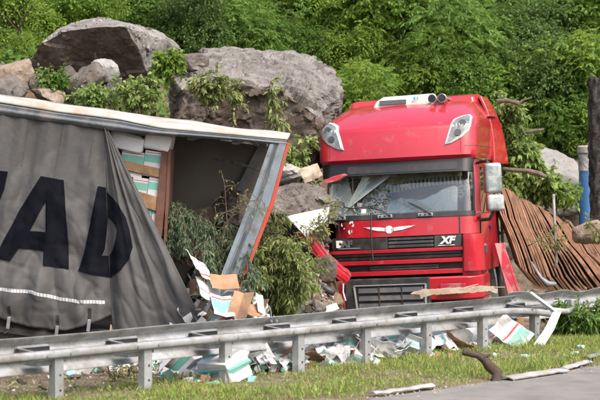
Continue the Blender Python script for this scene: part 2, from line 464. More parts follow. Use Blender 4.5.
CAB = [(0.45, 1.20, 0.10, 0.28), (1.0, 1.225, 0.03, 0.26), (1.5, 1.235, 0.0, 0.24), (1.9, 1.24, 0.03, 0.24), (2.3, 1.235, 0.13, 0.22), (2.78, 1.215, 0.26, 0.22)]
FAIR = [(2.72, 1.225, 0.12, 0.24), (2.86, 1.26, -0.04, 0.24), (3.08, 1.265, -0.01, 0.25), (3.32, 1.265, 0.05, 0.27), (3.42, 1.25, 0.22, 0.33),
        (3.54, 1.19, 0.48, 0.42), (3.65, 1.13, 0.78, 0.46), (3.74, 1.06, 1.10, 0.45), (3.79, 1.0, 1.45, 0.40)]
DEPTH = 2.2
def outline(u, z, tab, bulge):
    w, y0, r = interp(tab, z)
    cy = y0 + r
    if u <= 1: return Vector((-w, lerp(DEPTH, cy, u), z))
    if u <= 2:
        a = math.pi + (u - 1) * math.pi / 2
        return Vector((-w + r + r * math.cos(a), cy + r * math.sin(a), z))
    if u <= 3:
        q = (u - 2) * 2 - 1
        return Vector((q * (w - r), y0 - bulge * (1 - q * q), z))
    if u <= 4:
        a = 1.5 * math.pi + (u - 3) * math.pi / 2
        return Vector((w - r + r * math.cos(a), cy + r * math.sin(a), z))
    return Vector((w, lerp(cy, DEPTH, u - 4), z))
def opt(u, z, tab=CAB, off=0.0, bulge=0.06):
    p = outline(u, z, tab, bulge)
    if off:
        e = 0.02
        du = outline(min(5, u + e), z, tab, bulge) - outline(max(0, u - e), z, tab, bulge)
        dz = outline(u, z + 0.03, tab, bulge) - outline(u, z - 0.03, tab, bulge)
        n = du.cross(dz)
        if n.length > 1e-9: p = p + n.normalized() * off
    return p
def useq(u0, u1):
    """u samples: dense in corners"""
    out = [u0]
    for a, b, n in ((0, 1, 6), (1, 2, 9), (2, 3, 20), (3, 4, 9), (4, 5, 8)):
        for i in range(n + 1):
            q = a + (b - a) * i / n
            if u0 + 1e-4 < q < u1 - 1e-4 and q > out[-1] + 1e-6: out.append(q)
    return out + [u1]
def patch(name, u0, u1, z0, z1, m, off=0.0, th=0.03, tab=CAB, parent=truck, nz=4, dent=None, bulge=0.06, bevel=0.006):
    us = useq(u0, u1); nu = len(us) - 1
    fz0 = z0 if callable(z0) else (lambda u: z0); fz1 = z1 if callable(z1) else (lambda u: z1)
    zs = sorted(set([0, 1] + [i / nz for i in range(nz + 1)]))
    def fn(a, b):
        u = us[int(round(a * nu))]; z = lerp(fz0(u), fz1(u), b)
        p = opt(u, z, tab, off, bulge)
        if dent: p = p + Vector(dent(p, u, z))
        return p
    mb = MB().sheet(fn, nu, nz, th)
    return mb.build(name, m, parent, smooth=False, bevel=bevel)

def shade_auto(o, ang=40):
    me = o.data
    me.polygons.foreach_set('use_smooth', [True] * len(me.polygons))
    try:
        me.set_sharp_from_angle(angle=R(ang))
    except Exception:
        pass
    return o
def ufory(y, z=1.9):
    w, y0, r = interp(CAB, z); return 4 + (y - y0 - r) / (DEPTH - y0 - r)
def uforx(x, z=1.5):
    w, y0, r = interp(CAB, z); return 2.5 + 0.5 * x / (w - r)

def crush(p, u, z):
    """the truck's right-hand corner (left in the picture) has been pushed in"""
    k = sstep(-0.75, -1.2, p.x) * sstep(1.2, 1.6, z) * (1 - sstep(2.6, 2.9, z))
    n = noise.noise(Vector((p.x * 5, p.y * 5, z * 6)))
    return (0.10 * k + 0.02 * n * k, 0.16 * k + 0.05 * n * k, -0.03 * k)

def build_truck():
    T = truck
    # --- shell
    shade_auto(patch('front_panel', 1.55, 3.96, 1.635, 1.905, M_red, 0.0, 0.03, dent=crush))
    shade_auto(patch('pillar', 3.60, 4.10, 1.9, 2.80, M_red, 0.0, 0.06))
    shade_auto(patch('pillar', 0.9, 1.30, 1.9, 2.80, M_red2, -0.01, 0.06, dent=crush))
    shade_auto(patch('header', 1.1, 3.9, 2.70, 2.84, M_black, -0.02, 0.05))
    # doors and side walls
    for side in (1, -1):
        m = M_red
        def U(y): return ufory(y) if side > 0 else 5 - ufory(y)
        def sp(name, ya, yb, za, zb, mm, off=0.0, th=0.03):
            a, b = sorted((U(ya), U(yb)))
            return shade_auto(patch(name, a, b, za, zb, mm, off, th, nz=3))
        d = sp('door', 0.36, 1.40, 1.02, 1.93, m, 0.004, 0.035)
        sp('door_pillar', 0.345, 0.46, 1.935, 2.74, m, 0.002)
        sp('door_pillar', 1.28, 1.40, 1.935, 2.74, m, 0.002)
        g = sp('side_window', 0.462, 1.278, 1.935, 2.66, M_glass_dark, -0.012, 0.008)
        sp('window_rail', 0.462, 1.278, 2.662, 2.74, m, 0.002)
        sp('rear_side_panel', 1.41, 2.2, 1.02, 2.80, m, 0.0)
        x = 1.25 * side
        MB().box((x + 0.012 * side, 1.26, 1.70), (0.03, 0.16, 0.06)).build('door_handle', M_black, d, bevel=0.008)
        MB().box((x + 0.008 * side, 0.62, 1.36), (0.022, 0.20, 0.12)).build('side_lamp', M_dgrey, d, bevel=0.006)
    # lower side: wheel arch ring and step panel on the visible side
    for side in (1, -1):
        x = 1.20 * side
        mb = MB()
        pts_o = [Vector((x, 1.42 + 0.70 * math.cos(R(a)), 0.48 + 0.70 * math.sin(R(a)))) for a in range(0, 181, 12)]
        pts_i = [Vector((x, 1.42 + 0.58 * math.cos(R(a)), 0.48 + 0.58 * math.sin(R(a)))) for a in range(180, -1, -12)]
        n = len(pts_o)
        for i in range(n - 1):
            mb.slab([pts_o[i], pts_o[i+1], pts_i[n-2-i], pts_i[n-1-i]], (-0.30 * side, 0, 0))
        mb.build('wheel_arch', M_steel_d if side > 0 else M_black, T)
        w = MB().lathe((side * 0.84, 1.42, 0.48), (side, 0, 0), [(0, 0.30), (0.0, 0.46), (0.03, 0.50), (0.29, 0.50), (0.33, 0.46), (0.33, 0.30), (0.27, 0.28)], 36).build('wheel', M_rubber, T)
        shade_auto(w)
        shade_auto(MB().lathe((side * 1.0, 1.42, 0.48), (side, 0, 0), [(0, 0.29), (0.14, 0.285), (0.10, 0.20), (0.12, 0.12), (0.20, 0.10), (0.21, 0.02)], 24).build('rim', M_steel_d, w))
        MB().box((side * 1.10, 0.72, 0.62), (0.24, 0.5, 0.62)).build('step_box', M_red if side > 0 else M_black, T, bevel=0.03)
    # --- grille
    shade_auto(patch('grille_backing', 1.6, 3.15, 1.03, 1.645, M_black, -0.07, 0.03, nz=3))
    uL, uR = 1.72, uforx(0.98)
    shade_auto(patch('badge_panel', uL, uforx(-0.18), 1.44, 1.625, M_black, -0.006, 0.03, nz=2))
    shade_auto(patch('badge_panel', uforx(0.56), uR, 1.44, 1.625, M_dgrey, -0.006, 0.03, nz=2))
    for z in (1.455, 1.515, 1.575):
        shade_auto(patch('grille_slat', uforx(-0.17), uforx(0.55), z, z + 0.042, M_dgrey, -0.02, 0.03, nz=2))
    for z in (1.275, 1.335):
        shade_auto(patch('grille_slat', uL, uR, z, z + 0.045, M_dgrey if z > 1.3 else M_black, -0.03, 0.02, nz=2))
    for z in (1.11, 1.15):
        shade_auto(patch('grille_slat', uforx(-0.5), uforx(0.62), z, z + 0.03, M_dgrey, -0.03, 0.02, nz=2))
    for z, h in ((1.385, 0.05), (1.205, 0.062), (1.030, 0.07)):
        shade_auto(patch('grille_bar', uL - 0.05, uR + 0.02, z, z + h, M_red, 0.012, 0.05, nz=2, bevel=0.012))
    # corner deflectors: right one whole, left one crumpled
    def bulge_c(p, u, z):
        return (0.02, -0.05 * math.sin(math.pi * sstep(3.0, 3.9, u)), 0)
    shade_auto(patch('corner_deflector', 3.03, 3.90, 1.06, 1.625, M_red, 0.05, 0.07, dent=bulge_c, bevel=0.03, nz=6))
    shade_auto(patch('corner_backing', 3.0, 4.25, 0.98, 1.64, M_red, -0.02, 0.03))
    shade_auto(patch('corner_deflector', 1.35, 1.70, 1.10, 1.625, M_red2, -0.02, 0.04, dent=lambda p, u, z: (0.05, 0.12 + 0.05 * noise.noise(p * 6), 0)))
    # --- shut lines
    for u in (2.02, 2.98):
        patch('panel_gap', u - 0.006, u + 0.006, 1.64, 1.90, M_black, 0.0015, 0.004, bevel=0)
    for u in (1.93, 3.07):
        patch('panel_gap', u - 0.008, u + 0.008, 2.90, 3.33, M_black, 0.0015, 0.004, tab=FAIR, bulge=0.10, bevel=0, nz=8)
    patch('panel_gap', 3.2, 4.98, 2.985, 2.993, M_black, 0.0015, 0.004, tab=FAIR, bulge=0.10, bevel=0, nz=1)
    for y in (0.355, 1.405):
        patch('panel_gap', ufory(y) - 0.005, ufory(y) + 0.005, 1.0, 2.75, M_black, 0.006, 0.004, bevel=0, nz=8)
    # --- bumper
    shade_auto(patch('bumper', uforx(0.44), 4.35, lambda u: 0.62, 0.985, M_red, 0.03, 0.05, bevel=0.03, nz=5))
    MB().box((0.82, -0.065, 0.80), (0.40, 0.02, 0.15)).build('lamp_recess', M_red2, T, bevel=0.02)
    MB().box((0.80, -0.062, 0.715), (0.46, 0.03, 0.02)).build('bumper_groove', M_black, T)
    mb = MB()
    xa, xb, za, zb = -0.90, 0.46, 0.36, 0.99
    mb.box((-0.22, 0.02, 0.675), (xb - xa, 0.14, zb - za))
    mb.build('lower_grille_housing', M_black, T, bevel=0.02)
    fr = MB()
    fr.bar((-0.74, -0.07, 0.885), (0.40, -0.07, 0.885), 0.03, 0.014)
    fr.bar((-0.74, -0.07, 0.885), (-0.69, -0.07, 0.38), 0.013, 0.03)
    fr.bar((0.40, -0.07, 0.885), (0.38, -0.07, 0.38), 0.013, 0.03)
    fr.build('lower_grille_frame', M_silver, T)
    for k, z in enumerate((0.80, 0.68, 0.56, 0.44)):
        MB().box((-0.16, -0.062, z), (1.03, 0.035, 0.085), Matrix.Rotation(R(-18), 3, 'X')).build('lower_grille_slat', M_mgrey, T, bevel=0.008)
    for x in (-0.34, 0.02):
        MB().box((x, -0.075, 0.62), (0.018, 0.03, 0.48)).build('lower_grille_rib', M_black, T)
    MB().add([(-1.09, 0.0, 0.95), (-0.93, -0.05, 0.98), (-0.89, -0.04, 0.50), (-1.12, 0.02, 0.50), (-1.09, 0.12, 0.95), (-0.93, 0.1, 0.98), (-0.89, 0.1, 0.50), (-1.12, 0.12, 0.5)],
             [(0,3,2,1),(4,5,6,7),(0,1,5,4),(1,2,6,5),(2,3,7,6),(3,0,4,7)]).build('bumper_end', M_red2, T, bevel=0.02)
    MB().tube([(-0.93, -0.08, 1.0), (-0.90, -0.10, 0.97), (-0.915, -0.09, 0.80), (-0.88, -0.10, 0.66)], 0.012, 6).build('torn_trim', M_print, T)
    # --- roof
    def fair_sheet():
        us = useq(0.0, 5.0); nu = len(us) - 1
        zs = [2.80, 2.86, 2.95, 3.08, 3.2, 3.28, 3.32, 3.36, 3.42, 3.48, 3.54, 3.60, 3.65, 3.70, 3.74, 3.77, 3.79]
        nv = len(zs) - 1
        def fn(a, b):
            return opt(us[int(round(a * nu))], zs[int(round(b * nv))], FAIR, 0.0, 0.10)
        mb = MB().sheet(fn, nu, nv, 0.03)
        # closing roof skin
        ring = [opt(u, 3.792, FAIR, 0.0, 0.10) for u in us]
        mb.slab(ring, (0, 0, -0.03))
        return mb.build('roof_fairing', M_red, T)
    shade_auto(fair_sheet(), 50)
    # raised rear of the roof and side deflectors
    MB().add([(-1.06, 1.55, 3.70), (1.06, 1.55, 3.70), (1.10, 2.25, 3.72), (-1.10, 2.25, 3.72), (-1.02, 1.62, 3.86), (1.02, 1.62, 3.86), (1.04, 2.25, 3.92), (-1.04, 2.25, 3.92)],
             [(0,3,2,1),(4,5,6,7),(0,1,5,4),(1,2,6,5),(2,3,7,6),(3,0,4,7)]).build('roof_rear', M_red, T, bevel=0.04, seg=3)
    for sd in (1, -1):
        def df(a, b):
            z = lerp(2.72, 3.84, b)
            y = lerp(1.75 + 0.15 * b, 2.55, a)
            x = lerp(1.255, lerp(1.37, 1.27, b), a) - 0.20 * b ** 3
            return (sd * x, y, z)
        o = MB().sheet(df if sd > 0 else (lambda a, b: df(1 - a, b)), 6, 12, -0.05).build('side_deflector', M_red, T, bevel=0.012)
        shade_auto(o)
    MB().box((1.22, 2.0, 3.52), (0.14, 0.5, 0.03)).build('deflector_seam', M_red2, T)
    # --- sun visor
    def vis(a, b):
        us = useq(1.35, 3.72); nu = len(us) - 1
        u = us[int(round(a * nu))]
        z = lerp(2.615, 2.895, b)
        p = opt(u, 2.78, CAB, 0, 0.08)
        fw = lerp(0.30, 0.235, b) if True else 0
        q = (u - 2.535) / 1.18
        return Vector((p.x * 1.012, p.y - fw + 0.02 * b, z - 0.012 + b * 0.05 * q ** 4 - (1 - b) * 0.02 * q * q))
    nuv = len(useq(1.35, 3.72)) - 1
    vo = MB().sheet(vis, nuv, 4, 0.025).build('sun_visor', M_visor, T, bevel=0.006); shade_auto(vo)
    def vis2(a, b):
        us = useq(2.12, 2.98); nu = len(us) - 1
        return vis_at(us[int(round(a * nu))], lerp(0.12, 0.55, b))
    def vis_at(u, b):
        p = opt(u, 2.78, CAB, 0, 0.08)
        return Vector((p.x * 1.012, p.y - lerp(0.30, 0.235, b) + 0.02 * b - 0.006, lerp(2.615, 2.895, b) - 0.012))
    MB().sheet(vis2, len(useq(2.12, 2.98)) - 1, 3, 0.004).build('visor_inset', M_black, vo)
    # --- roof lamps (frame and lens)
    for sd in (-1, 1):
        def lp(x, z, off):
            q = uf(x, z); return opt(q, z, FAIR, off, 0.10)
        def uf(x, z):
            w, y0, r = interp(FAIR, z)
            xx = abs(x)
            if xx <= w - r: q = 2.5 + 0.5 * x / (w - r); return q
            a = math.asin(min(1, (xx - (w - r)) / r)) / (math.pi / 2)
            return 3 + a if x > 0 else 2 - a
        poly = [(0.80, 3.02), (0.90, 3.04), (1.06, 3.12), (1.16, 3.22), (1.19, 3.32), (1.18, 3.43), (1.13, 3.475), (1.02, 3.45), (0.92, 3.40), (0.86, 3.22)]
        ins = [(0.845, 3.06), (0.91, 3.08), (1.045, 3.155), (1.135, 3.245), (1.16, 3.325), (1.15, 3.415), (1.115, 3.44), (1.025, 3.41), (0.95, 3.365), (0.89, 3.22)]
        def dens(pl): return [(lerp(pl[i][0], pl[(i + 1) % len(pl)][0], q / 4), lerp(pl[i][1], pl[(i + 1) % len(pl)][1], q / 4)) for i in range(len(pl)) for q in range(4)]
        poly, ins = dens(poly), dens(ins)
        cx, cz = 1.03, 3.26
        def ring(pl, off): return [lp(sd * x, z, off) for x, z in pl]
        mb = MB()
        a, b = ring(poly, 0.022), ring(ins, 0.040); a2 = ring(poly, -0.02)
        n = len(a)
        fs = []
        for i in range(n):
            j = (i + 1) % n
            fs.append((i, j, n + j, n + i) if sd > 0 else (i, n + i, n + j, j))
            fs.append((i, 2*n + i, 2*n + j, j))
        mb.add(a + b + a2, fs)
        lo = mb.build('roof_lamp', M_white, T)
        rings = []
        for q in (0.0, 0.2, 0.4, 0.6, 0.8):
            rings += ring([(lerp(x, cx, q), lerp(z, cz, q)) for x, z in ins], 0.036)
        fcs = [(r_ * n + i, r_ * n + (i+1) % n, (r_+1) * n + (i+1) % n, (r_+1) * n + i) for r_ in range(4) for i in range(n)] + [(4 * n + i, 4 * n + (i+1) % n, 5 * n) for i in range(n)]
        MB().add(rings + [lp(sd * cx, cz, 0.036)], fcs).build('lamp_lens', M_lampglass, lo)
        for k, (x, z) in enumerate(((1.00, 3.19), (1.07, 3.33))):
            cpt = lp(sd * x, z, 0.020)
            MB().lathe(cpt, (0.15 * sd, -1, 0.35), [(0, 0.055), (0.03, 0.055), (0.028, 0.045), (0.012, 0.02)], 14).build('lamp_reflector', M_dgrey, lo)
    # --- roof equipment: white cooler unit, horns
    ac = MB().add([(-0.54, 0.98, 3.70), (0.42, 0.98, 3.70), (0.46, 1.6, 3.78), (-0.58, 1.6, 3.78), (-0.48, 1.04, 3.83), (0.38, 1.04, 3.86), (0.40, 1.55, 3.93), (-0.48, 1.55, 3.92)],
             [(0,3,2,1),(4,5,6,7),(0,1,5,4),(1,2,6,5),(2,3,7,6),(3,0,4,7)]).build('roof_cooler', M_white, T, bevel=0.035, seg=3)
    vg = MB()
    vg.box((-0.2, 0.985, 3.79), (0.44, 0.02, 0.07))
    vg.build('cooler_vent', M_dgrey, ac)
    for k in range(4):
        MB().box((-0.2, 0.972, 3.765 + 0.017 * k), (0.43, 0.012, 0.006)).build('vent_slat', M_silver, ac)
    for k, (x, w) in enumerate(((0.16, 0.035), (0.21, 0.02))):
        MB().box((x, 0.981, 3.83), (w, 0.012, 0.045), Matrix.Rotation(R(20 if k else -15), 3, 'Y')).build('blue_mark', M_bluemark, ac)
    for x in (0.47, 0.63):
        h = shade_auto(MB().lathe((x, 0.86, 3.80), (0.05, 1, 0.02), [(0.0, 0.070), (0.004, 0.074), (0.02, 0.066), (0.08, 0.045), (0.2, 0.028), (0.45, 0.022), (0.5, 0.03), (0.56, 0.03)], 18).build('air_horn', M_chrome, T))
        MB().lathe((x, 0.857, 3.80), (0.05, 1, 0.02), [(0, 0.060), (0.003, 0.05)], 16).build('horn_mouth', M_black, h)
    MB().bar((0.46, 1.1, 3.755), (0.64, 1.1, 3.755), 0.06, 0.06).build('horn_bracket', M_dgrey, T)
    # --- windscreen: crazed, caved in on one side, with frit border and wiper cowl
    us = [1.42 + (3.60 - 1.42) * i / 64 for i in range(65)]
    rnd = random.Random(5)
    seeds = [(rnd.uniform(-1.2, 1.2), rnd.uniform(1.9, 2.7), rnd.uniform(-1, 1)) for i in range(60)]
    def wfn(a, b):
        u = us[int(round(a * 64))]; z = lerp(1.955, 2.715, b)
        p = opt(u, z, CAB, -0.012, 0.06)
        edge = min(1, 5 * min(b, 1 - b) + 0.05)
        k = sstep(0.15, -0.75, p.x) * edge
        f = min(seeds, key=lambda s: (s[0] - p.x) ** 2 * 1.2 + (s[1] - z) ** 2)
        tilt = f[2] * ((p.x - f[0]) * 0.22 + (z - f[1]) * 0.5 * (0.5 if f[0] > 0 else 1))
        p = p + Vector((0, k * (0.10 + tilt * 0.8) + 0.16 * edge * sstep(-0.8, -1.15, p.x) + 0.05 * tilt * edge, 0))
        return p
    ws = MB().sheet(wfn, 64, 36).build('windscreen', M_glass, T)
    shade_auto(ws, 9)
    shade_auto(patch('wiper_cowl', 1.5, 3.62, 1.905, 1.985, M_black, 0.008, 0.04, nz=2))
    shade_auto(patch('screen_frit', 3.50, 3.62, 1.98, 2.72, M_black, -0.006, 0.01))
    shade_auto(patch('screen_frit', 1.36, 1.44, 1.98, 2.72, M_black, -0.03, 0.01, dent=crush))
    # tears in the glass: a loose flap of laminated glass hanging off the corner
    def flap(a, b):
        return Vector((-1.10 + 0.10 * a + 0.06 * b - 0.05 * math.sin(3 * b), -0.02 + 0.12 * a + 0.10 * b + 0.03 * math.sin(7 * a + 4 * b), 1.88 + 0.62 * b))
    MB().sheet(flap, 6, 14, 0.006).build('glass_flap_and_glare', M_glass_crazed, T)
    def flap2(a, b):
        return Vector((-0.88 + 0.50 * a * (0.25 + 0.75 * b) + 0.34 * b, 0.03 + 0.10 * b + 0.03 * math.sin(5 * a), 2.03 + 0.60 * b + 0.10 * a * (1 - b)))
    MB().sheet(flap2, 8, 12, 0.005).build('glass_flap_and_glare', M_glass_sheet, T)
    # crumpled crazed sheet at the crushed corner; low opposite, an added pale sheet paints a reflection
    def flap3(a, b):
        x = -1.13 + 0.46 * a * (1.0 - 0.35 * b); z = 1.99 + 0.70 * b
        q = noise.voronoi(Vector((x * 4.0, z * 4.0, 1.0)))[1][0]; rv = noise.noise_vector(q * 3.7)
        return Vector((x, 0.10 + 0.12 * b - 0.05 * a + 0.16 * (rv.x * (x - q.x / 4.0) + rv.y * (z - q.y / 4.0)) * 4 + 0.03 * rv.z, z))
    MB().sheet(flap3, 26, 30, 0.004).build('glass_flap_and_glare', M_glass_crazed, T)
    def pale_reflection(a, b):
        x = lerp(-0.18, 0.93, a); top = 2.14 + 0.20 * a + 0.05 * math.sin(a * 9) + 0.03 * noise.noise(Vector((a * 9, 0, 2)))
        z = lerp(2.0, top, b)
        return Vector((x, opt(uforx(x, 2.1), z).y + 0.035 + 0.02 * math.sin(a * 5 + b * 2), z))
    MB().sheet(pale_reflection, 36, 6, 0.003).build('glass_flap_and_glare', M_glass_glare, T)  # reflection on the lower screen, painted as a pale sheet
    # wipers
    for x, bx_ in ((-0.98, 0.3), (-0.22, 0.45), (0.42, 0.5)):
        y = opt(uforx(max(-0.99, min(0.99, x)), 1.95), 1.95).y - 0.03
        MB().bar((x - 0.10, y, 1.955), (x + 0.14, y - 0.004, 1.955), 0.03, 0.055).build('wiper_base', M_silver, T, bevel=0.012)
        for dx in (-0.055, 0.02, 0.095):
            MB().lathe((x + dx, y - 0.012, 1.955), (0, -1, 0), [(0, 0.015), (0.012, 0.013)], 8).build('wiper_bolt', M_black, T)
        y2 = opt(uforx(x * 0.8, 2.2), 2.2).y - 0.04
        MB().tube([(x + 0.12, y - 0.03, 1.96), (x - 0.02, y - 0.03, 2.05), (x - bx_ * 0.5, y2 - 0.02, 2.16 if x > 0 else 2.1)], 0.011, 6).build('wiper_arm', M_black, T)
        if x > 9:
            MB().tube([(x - bx_ * 0.9, y - 0.02, 2.02), (x - bx_ * 0.4, y2 - 0.03, 2.14), (x + 0.1, y2 + 0.0, 2.26)], 0.009, 6).build('wiper_blade', M_black, T)
    # crease of dark seal across the broken glass
    MB().tube([(-1.22, 0.06, 2.22), (-1.0, 0.0, 2.15), (-0.7, -0.06, 2.10), (-0.45, -0.06, 2.12), (-0.30, -0.06, 2.14)], [0.006, 0.012, 0.014, 0.01, 0.005], 6).build('loose_seal', M_black, T)
    # --- emblem: ring with two wings, badges
    def front(x, z, off): return opt(uforx(x, 1.76), z, CAB, off)
    def flat(name, pl, off, m, parent, th=0.006):
        f = MB(); n = len(pl)
        a = [front(x, z, off) for x, z in pl]; b = [front(x, z, off - th) for x, z in pl]
        f.add(a + b, [tuple(range(n)), tuple(range(2*n-1, n-1, -1))] + [(i, n+i, n+(i+1) % n, (i+1) % n) for i in range(n)])
        return f.build(name, m, parent)
    ex, ez = -0.14, 1.745
    em = shade_auto(MB().lathe(front(ex, ez, 0.004), (0, -1, 0), [(0, 0.062), (0.012, 0.062), (0.014, 0.040), (0.008, 0.038)], 22).build('emblem', M_print, T))
    MB().lathe(front(ex, ez, 0.012), (0, -1, 0), [(0, 0.036), (0.004, 0.034)], 16).build('emblem_disc', M_red, em)
    for sd in (-1, 1):
        flat('emblem_wing', [(ex + sd * x, ez + z) for x, z in ((0.07, -0.025), (0.20, -0.012), (0.30, 0.012), (0.42, 0.052), (0.28, 0.046), (0.16, 0.042), (0.07, 0.028))][::sd], 0.012, M_print, em, 0.012)
    def text(body, size, m, x, z, shear, off=0.012, bold=0.008, name='badge'):
        cu = bpy.data.curves.new(name, 'FONT'); cu.body = body; cu.size = size; cu.shear = shear; cu.offset = bold; cu.extrude = 0.005
        ob = bpy.data.objects.new(name, cu); C.objects.link(ob)
        me = bpy.data.meshes.new_from_object(ob.evaluated_get(bpy.context.evaluated_depsgraph_get()))
        bpy.data.objects.remove(ob)
        o = link(name, me, m, T)
        o.location = front(x, z, off)
        o.rotation_euler = (R(90), 0, 0)
        return o
    text('XF', 0.155, M_print, 0.66, 1.495, 0.25).scale = (1.15, 1, 1)
    MB().bar(front(0.62, 1.468, 0.008), front(0.88, 1.468, 0.008), 0.006, 0.012).build('badge_underline', M_print, T)
    text('D', 0.135, M_print, -1.06, 1.50, 0.0, bold=0.012).scale = (1.25, 1, 1)
    text('AF', 0.135, M_worn, -0.93, 1.50, 0.0, bold=0.008).scale = (1.15, 1, 1)
    MB().bar(front(-0.98, 1.475, 0.008), front(-0.62, 1.475, 0.008), 0.006, 0.012).build('badge_underline', M_silver, T)
    # dark rod hanging in front of the grille
    MB().tube([(-0.405, -0.10, 2.02), (-0.415, -0.13, 1.7), (-0.41, -0.13, 1.40), (-0.40, -0.12, 1.22)], 0.012, 6).build('hanging_wiper', M_black, T)
    # scratched patches at the left end of the front panel
    rs = random.Random(3)
    for k in range(10):
        x, z = rs.uniform(-0.93, -0.72), rs.uniform(1.66, 1.88); w = rs.uniform(0.008, 0.03)
        flat('paint_chip', [(x, z), (x + w, z + rs.uniform(-.01, .01)), (x + w * rs.uniform(.3, 1.2), z + rs.uniform(.02, .06)), (x - w * .3, z + rs.uniform(.01, .03))], 0.003 + (0.0 if x > -0.99 else 0), M_print, T, 0.002)
    # --- mirrors on the visible side
    def mirror(c, d, name):
        o = MB().box(c, d, Matrix.Rotation(R(14), 3, 'Z')).build(name, M_mirror, T, bevel=0.05, seg=4); shade_auto(o)
        b = MB().box((c[0] - d[0] * 0.42, c[1] + 0.02, c[2]), (d[0] * 0.30, d[1] * 1.06, d[2] * 0.96), Matrix.Rotation(R(14), 3, 'Z')).build('mirror_back', M_red, o, bevel=0.02); shade_auto(b)
        return o
    mirror((1.51, 0.06, 2.47), (0.26, 0.15, 0.47), 'mirror')
    mirror((1.53, 0.06, 2.09), (0.26, 0.15, 0.26), 'wide_mirror')
    MB().tube([(1.22, 0.30, 1.90), (1.27, 0.15, 1.83), (1.42, 0.08, 1.84), (1.48, 0.08, 1.93), (1.48, 0.08, 2.0)], 0.028, 10).build('mirror_arm', M_black, T, smooth=True)
    MB().tube([(1.22, 0.38, 2.72), (1.42, 0.10, 2.74), (1.45, 0.10, 2.66)], 0.022, 8).build('mirror_arm', M_black, T, smooth=True)
    MB().lathe((1.20, 0.24, 1.92), (0.4, -1, 0), [(0, 0.06), (0.06, 0.06), (0.08, 0.04)], 12).build('mirror_mount', M_red, T, bevel=0.01)
    # --- cab interior
    MB().box((0, 2.12, 1.95), (2.36, 0.06, 1.7)).build('back_wall', M_lining, T)
    MB().box((0, 1.2, 1.06), (2.3, 2.0, 0.08)).build('cab_floor', M_black, T)
    MB().box((0, 1.2, 2.77), (2.3, 1.9, 0.04)).build('headlining', M_lining, T)
    MB().add([(-1.1, 0.30, 1.5), (1.1, 0.30, 1.5), (1.1, 0.78, 1.5), (-1.1, 0.78, 1.5), (-1.1, 0.26, 1.90), (1.1, 0.26, 1.90), (1.1, 0.74, 1.97), (-1.1, 0.74, 1.97)],
             [(0,3,2,1),(4,5,6,7),(0,1,5,4),(1,2,6,5),(2,3,7,6),(3,0,4,7)]).build('dashboard', M_black, T, bevel=0.04)
    for x in (-0.6, 0.62):
        s = MB().box((x, 1.45, 1.58), (0.55, 0.55, 0.2)).build('seat', M_seat, T, bevel=0.06, seg=3)
        MB().box((x, 1.72, 2.02), (0.52, 0.18, 0.80), Matrix.Rotation(R(-10), 3, 'X')).build('seat_back', M_seat, s, bevel=0.06, seg=3)
        MB().box((x, 1.76, 2.50), (0.30, 0.12, 0.18)).build('headrest', M_seat, s, bevel=0.05, seg=3)
    pts = [Vector((0.62 + 0.23 * math.cos(a), 0.82 + 0.12 * math.sin(a), 1.98 + 0.19 * math.sin(a))) for a in [2 * math.pi * i / 24 for i in range(25)]]
    sw = MB().tube(pts, 0.016, 8, cap=False).build('steering_wheel', M_black, T, smooth=True)
    MB().bar((0.41, 0.82, 1.98), (0.83, 0.82, 1.98), 0.05, 0.03).build('steering_spoke', M_black, sw)
    # curtain with tassels behind the top of the screen
    def cz(x): return 2.63 - 0.14 * max(0, -x + 0.55) ** 1.2 + 0.0
    def cfn(a, b):
        x = lerp(-0.62, 0.98, a); z = lerp(cz(x) - 0.10, 2.72, b)
        return (x, 0.34 + 0.012 * math.sin(x * 40), z)
    cu = MB().sheet(cfn, 80, 3).build('curtain', M_fringe, T, smooth=True)
    for k in range(26):
        x = -0.60 + k * 0.062; z = cz(x) - 0.10
        MB().lathe((x, 0.335, z + 0.01), (0, 0, -1), [(0, 0.012), (0.02, 0.018), (0.04, 0.012), (0.13, 0.024), (0.132, 0.004)], 6).build('tassel', M_fringe, cu)
    MB().box((0.06, 0.33, 2.42), (0.13, 0.008, 0.05)).build('sticker', M_sticker, T)
    for k, (x, z) in enumerate(((0.60, 2.06), (0.66, 2.075), (0.72, 2.05), (0.78, 2.07))):
        MB().box((x, 0.28, z), (0.045, 0.03, 0.09)).build('dash_ornament', (M_orn, M_redline, M_carton, M_orn)[k], T, bevel=0.008)
    # --- chassis
    for sd in (-1, 1):
        MB().box((sd * 0.42, 3.2, 0.85), (0.10, 4.6, 0.28)).build('chassis_rail', M_black, T)
    MB().box((0, 1.4, 0.72), (1.5, 1.8, 0.5)).build('engine_block', M_black, T, bevel=0.05)
    MB().box((1.05, 2.55, 1.2), (0.20, 0.16, 1.6)).build('air_duct', M_black, T, bevel=0.03)
    for k, (x, y) in enumerate(((1.20, 2.34), (1.26, 2.42))):
        MB().tube([(x, y, 0.7), (x + 0.01, y, 1.6), (x, y, 2.2 + 0.5 * k)], 0.022, 8).build('grab_pipe', M_steel_d if k else M_black, T)
    for y in (4.2, 5.3):
        for sd in (-1, 1):
            w = shade_auto(MB().lathe((sd * 0.80, y, 0.48), (sd, 0, 0), [(0, 0.30), (0, 0.46), (0.03, 0.50), (0.33, 0.50), (0.36, 0.46), (0.36, 0.3), (0.2, 0.28)], 30).build('wheel', M_rubber, T))

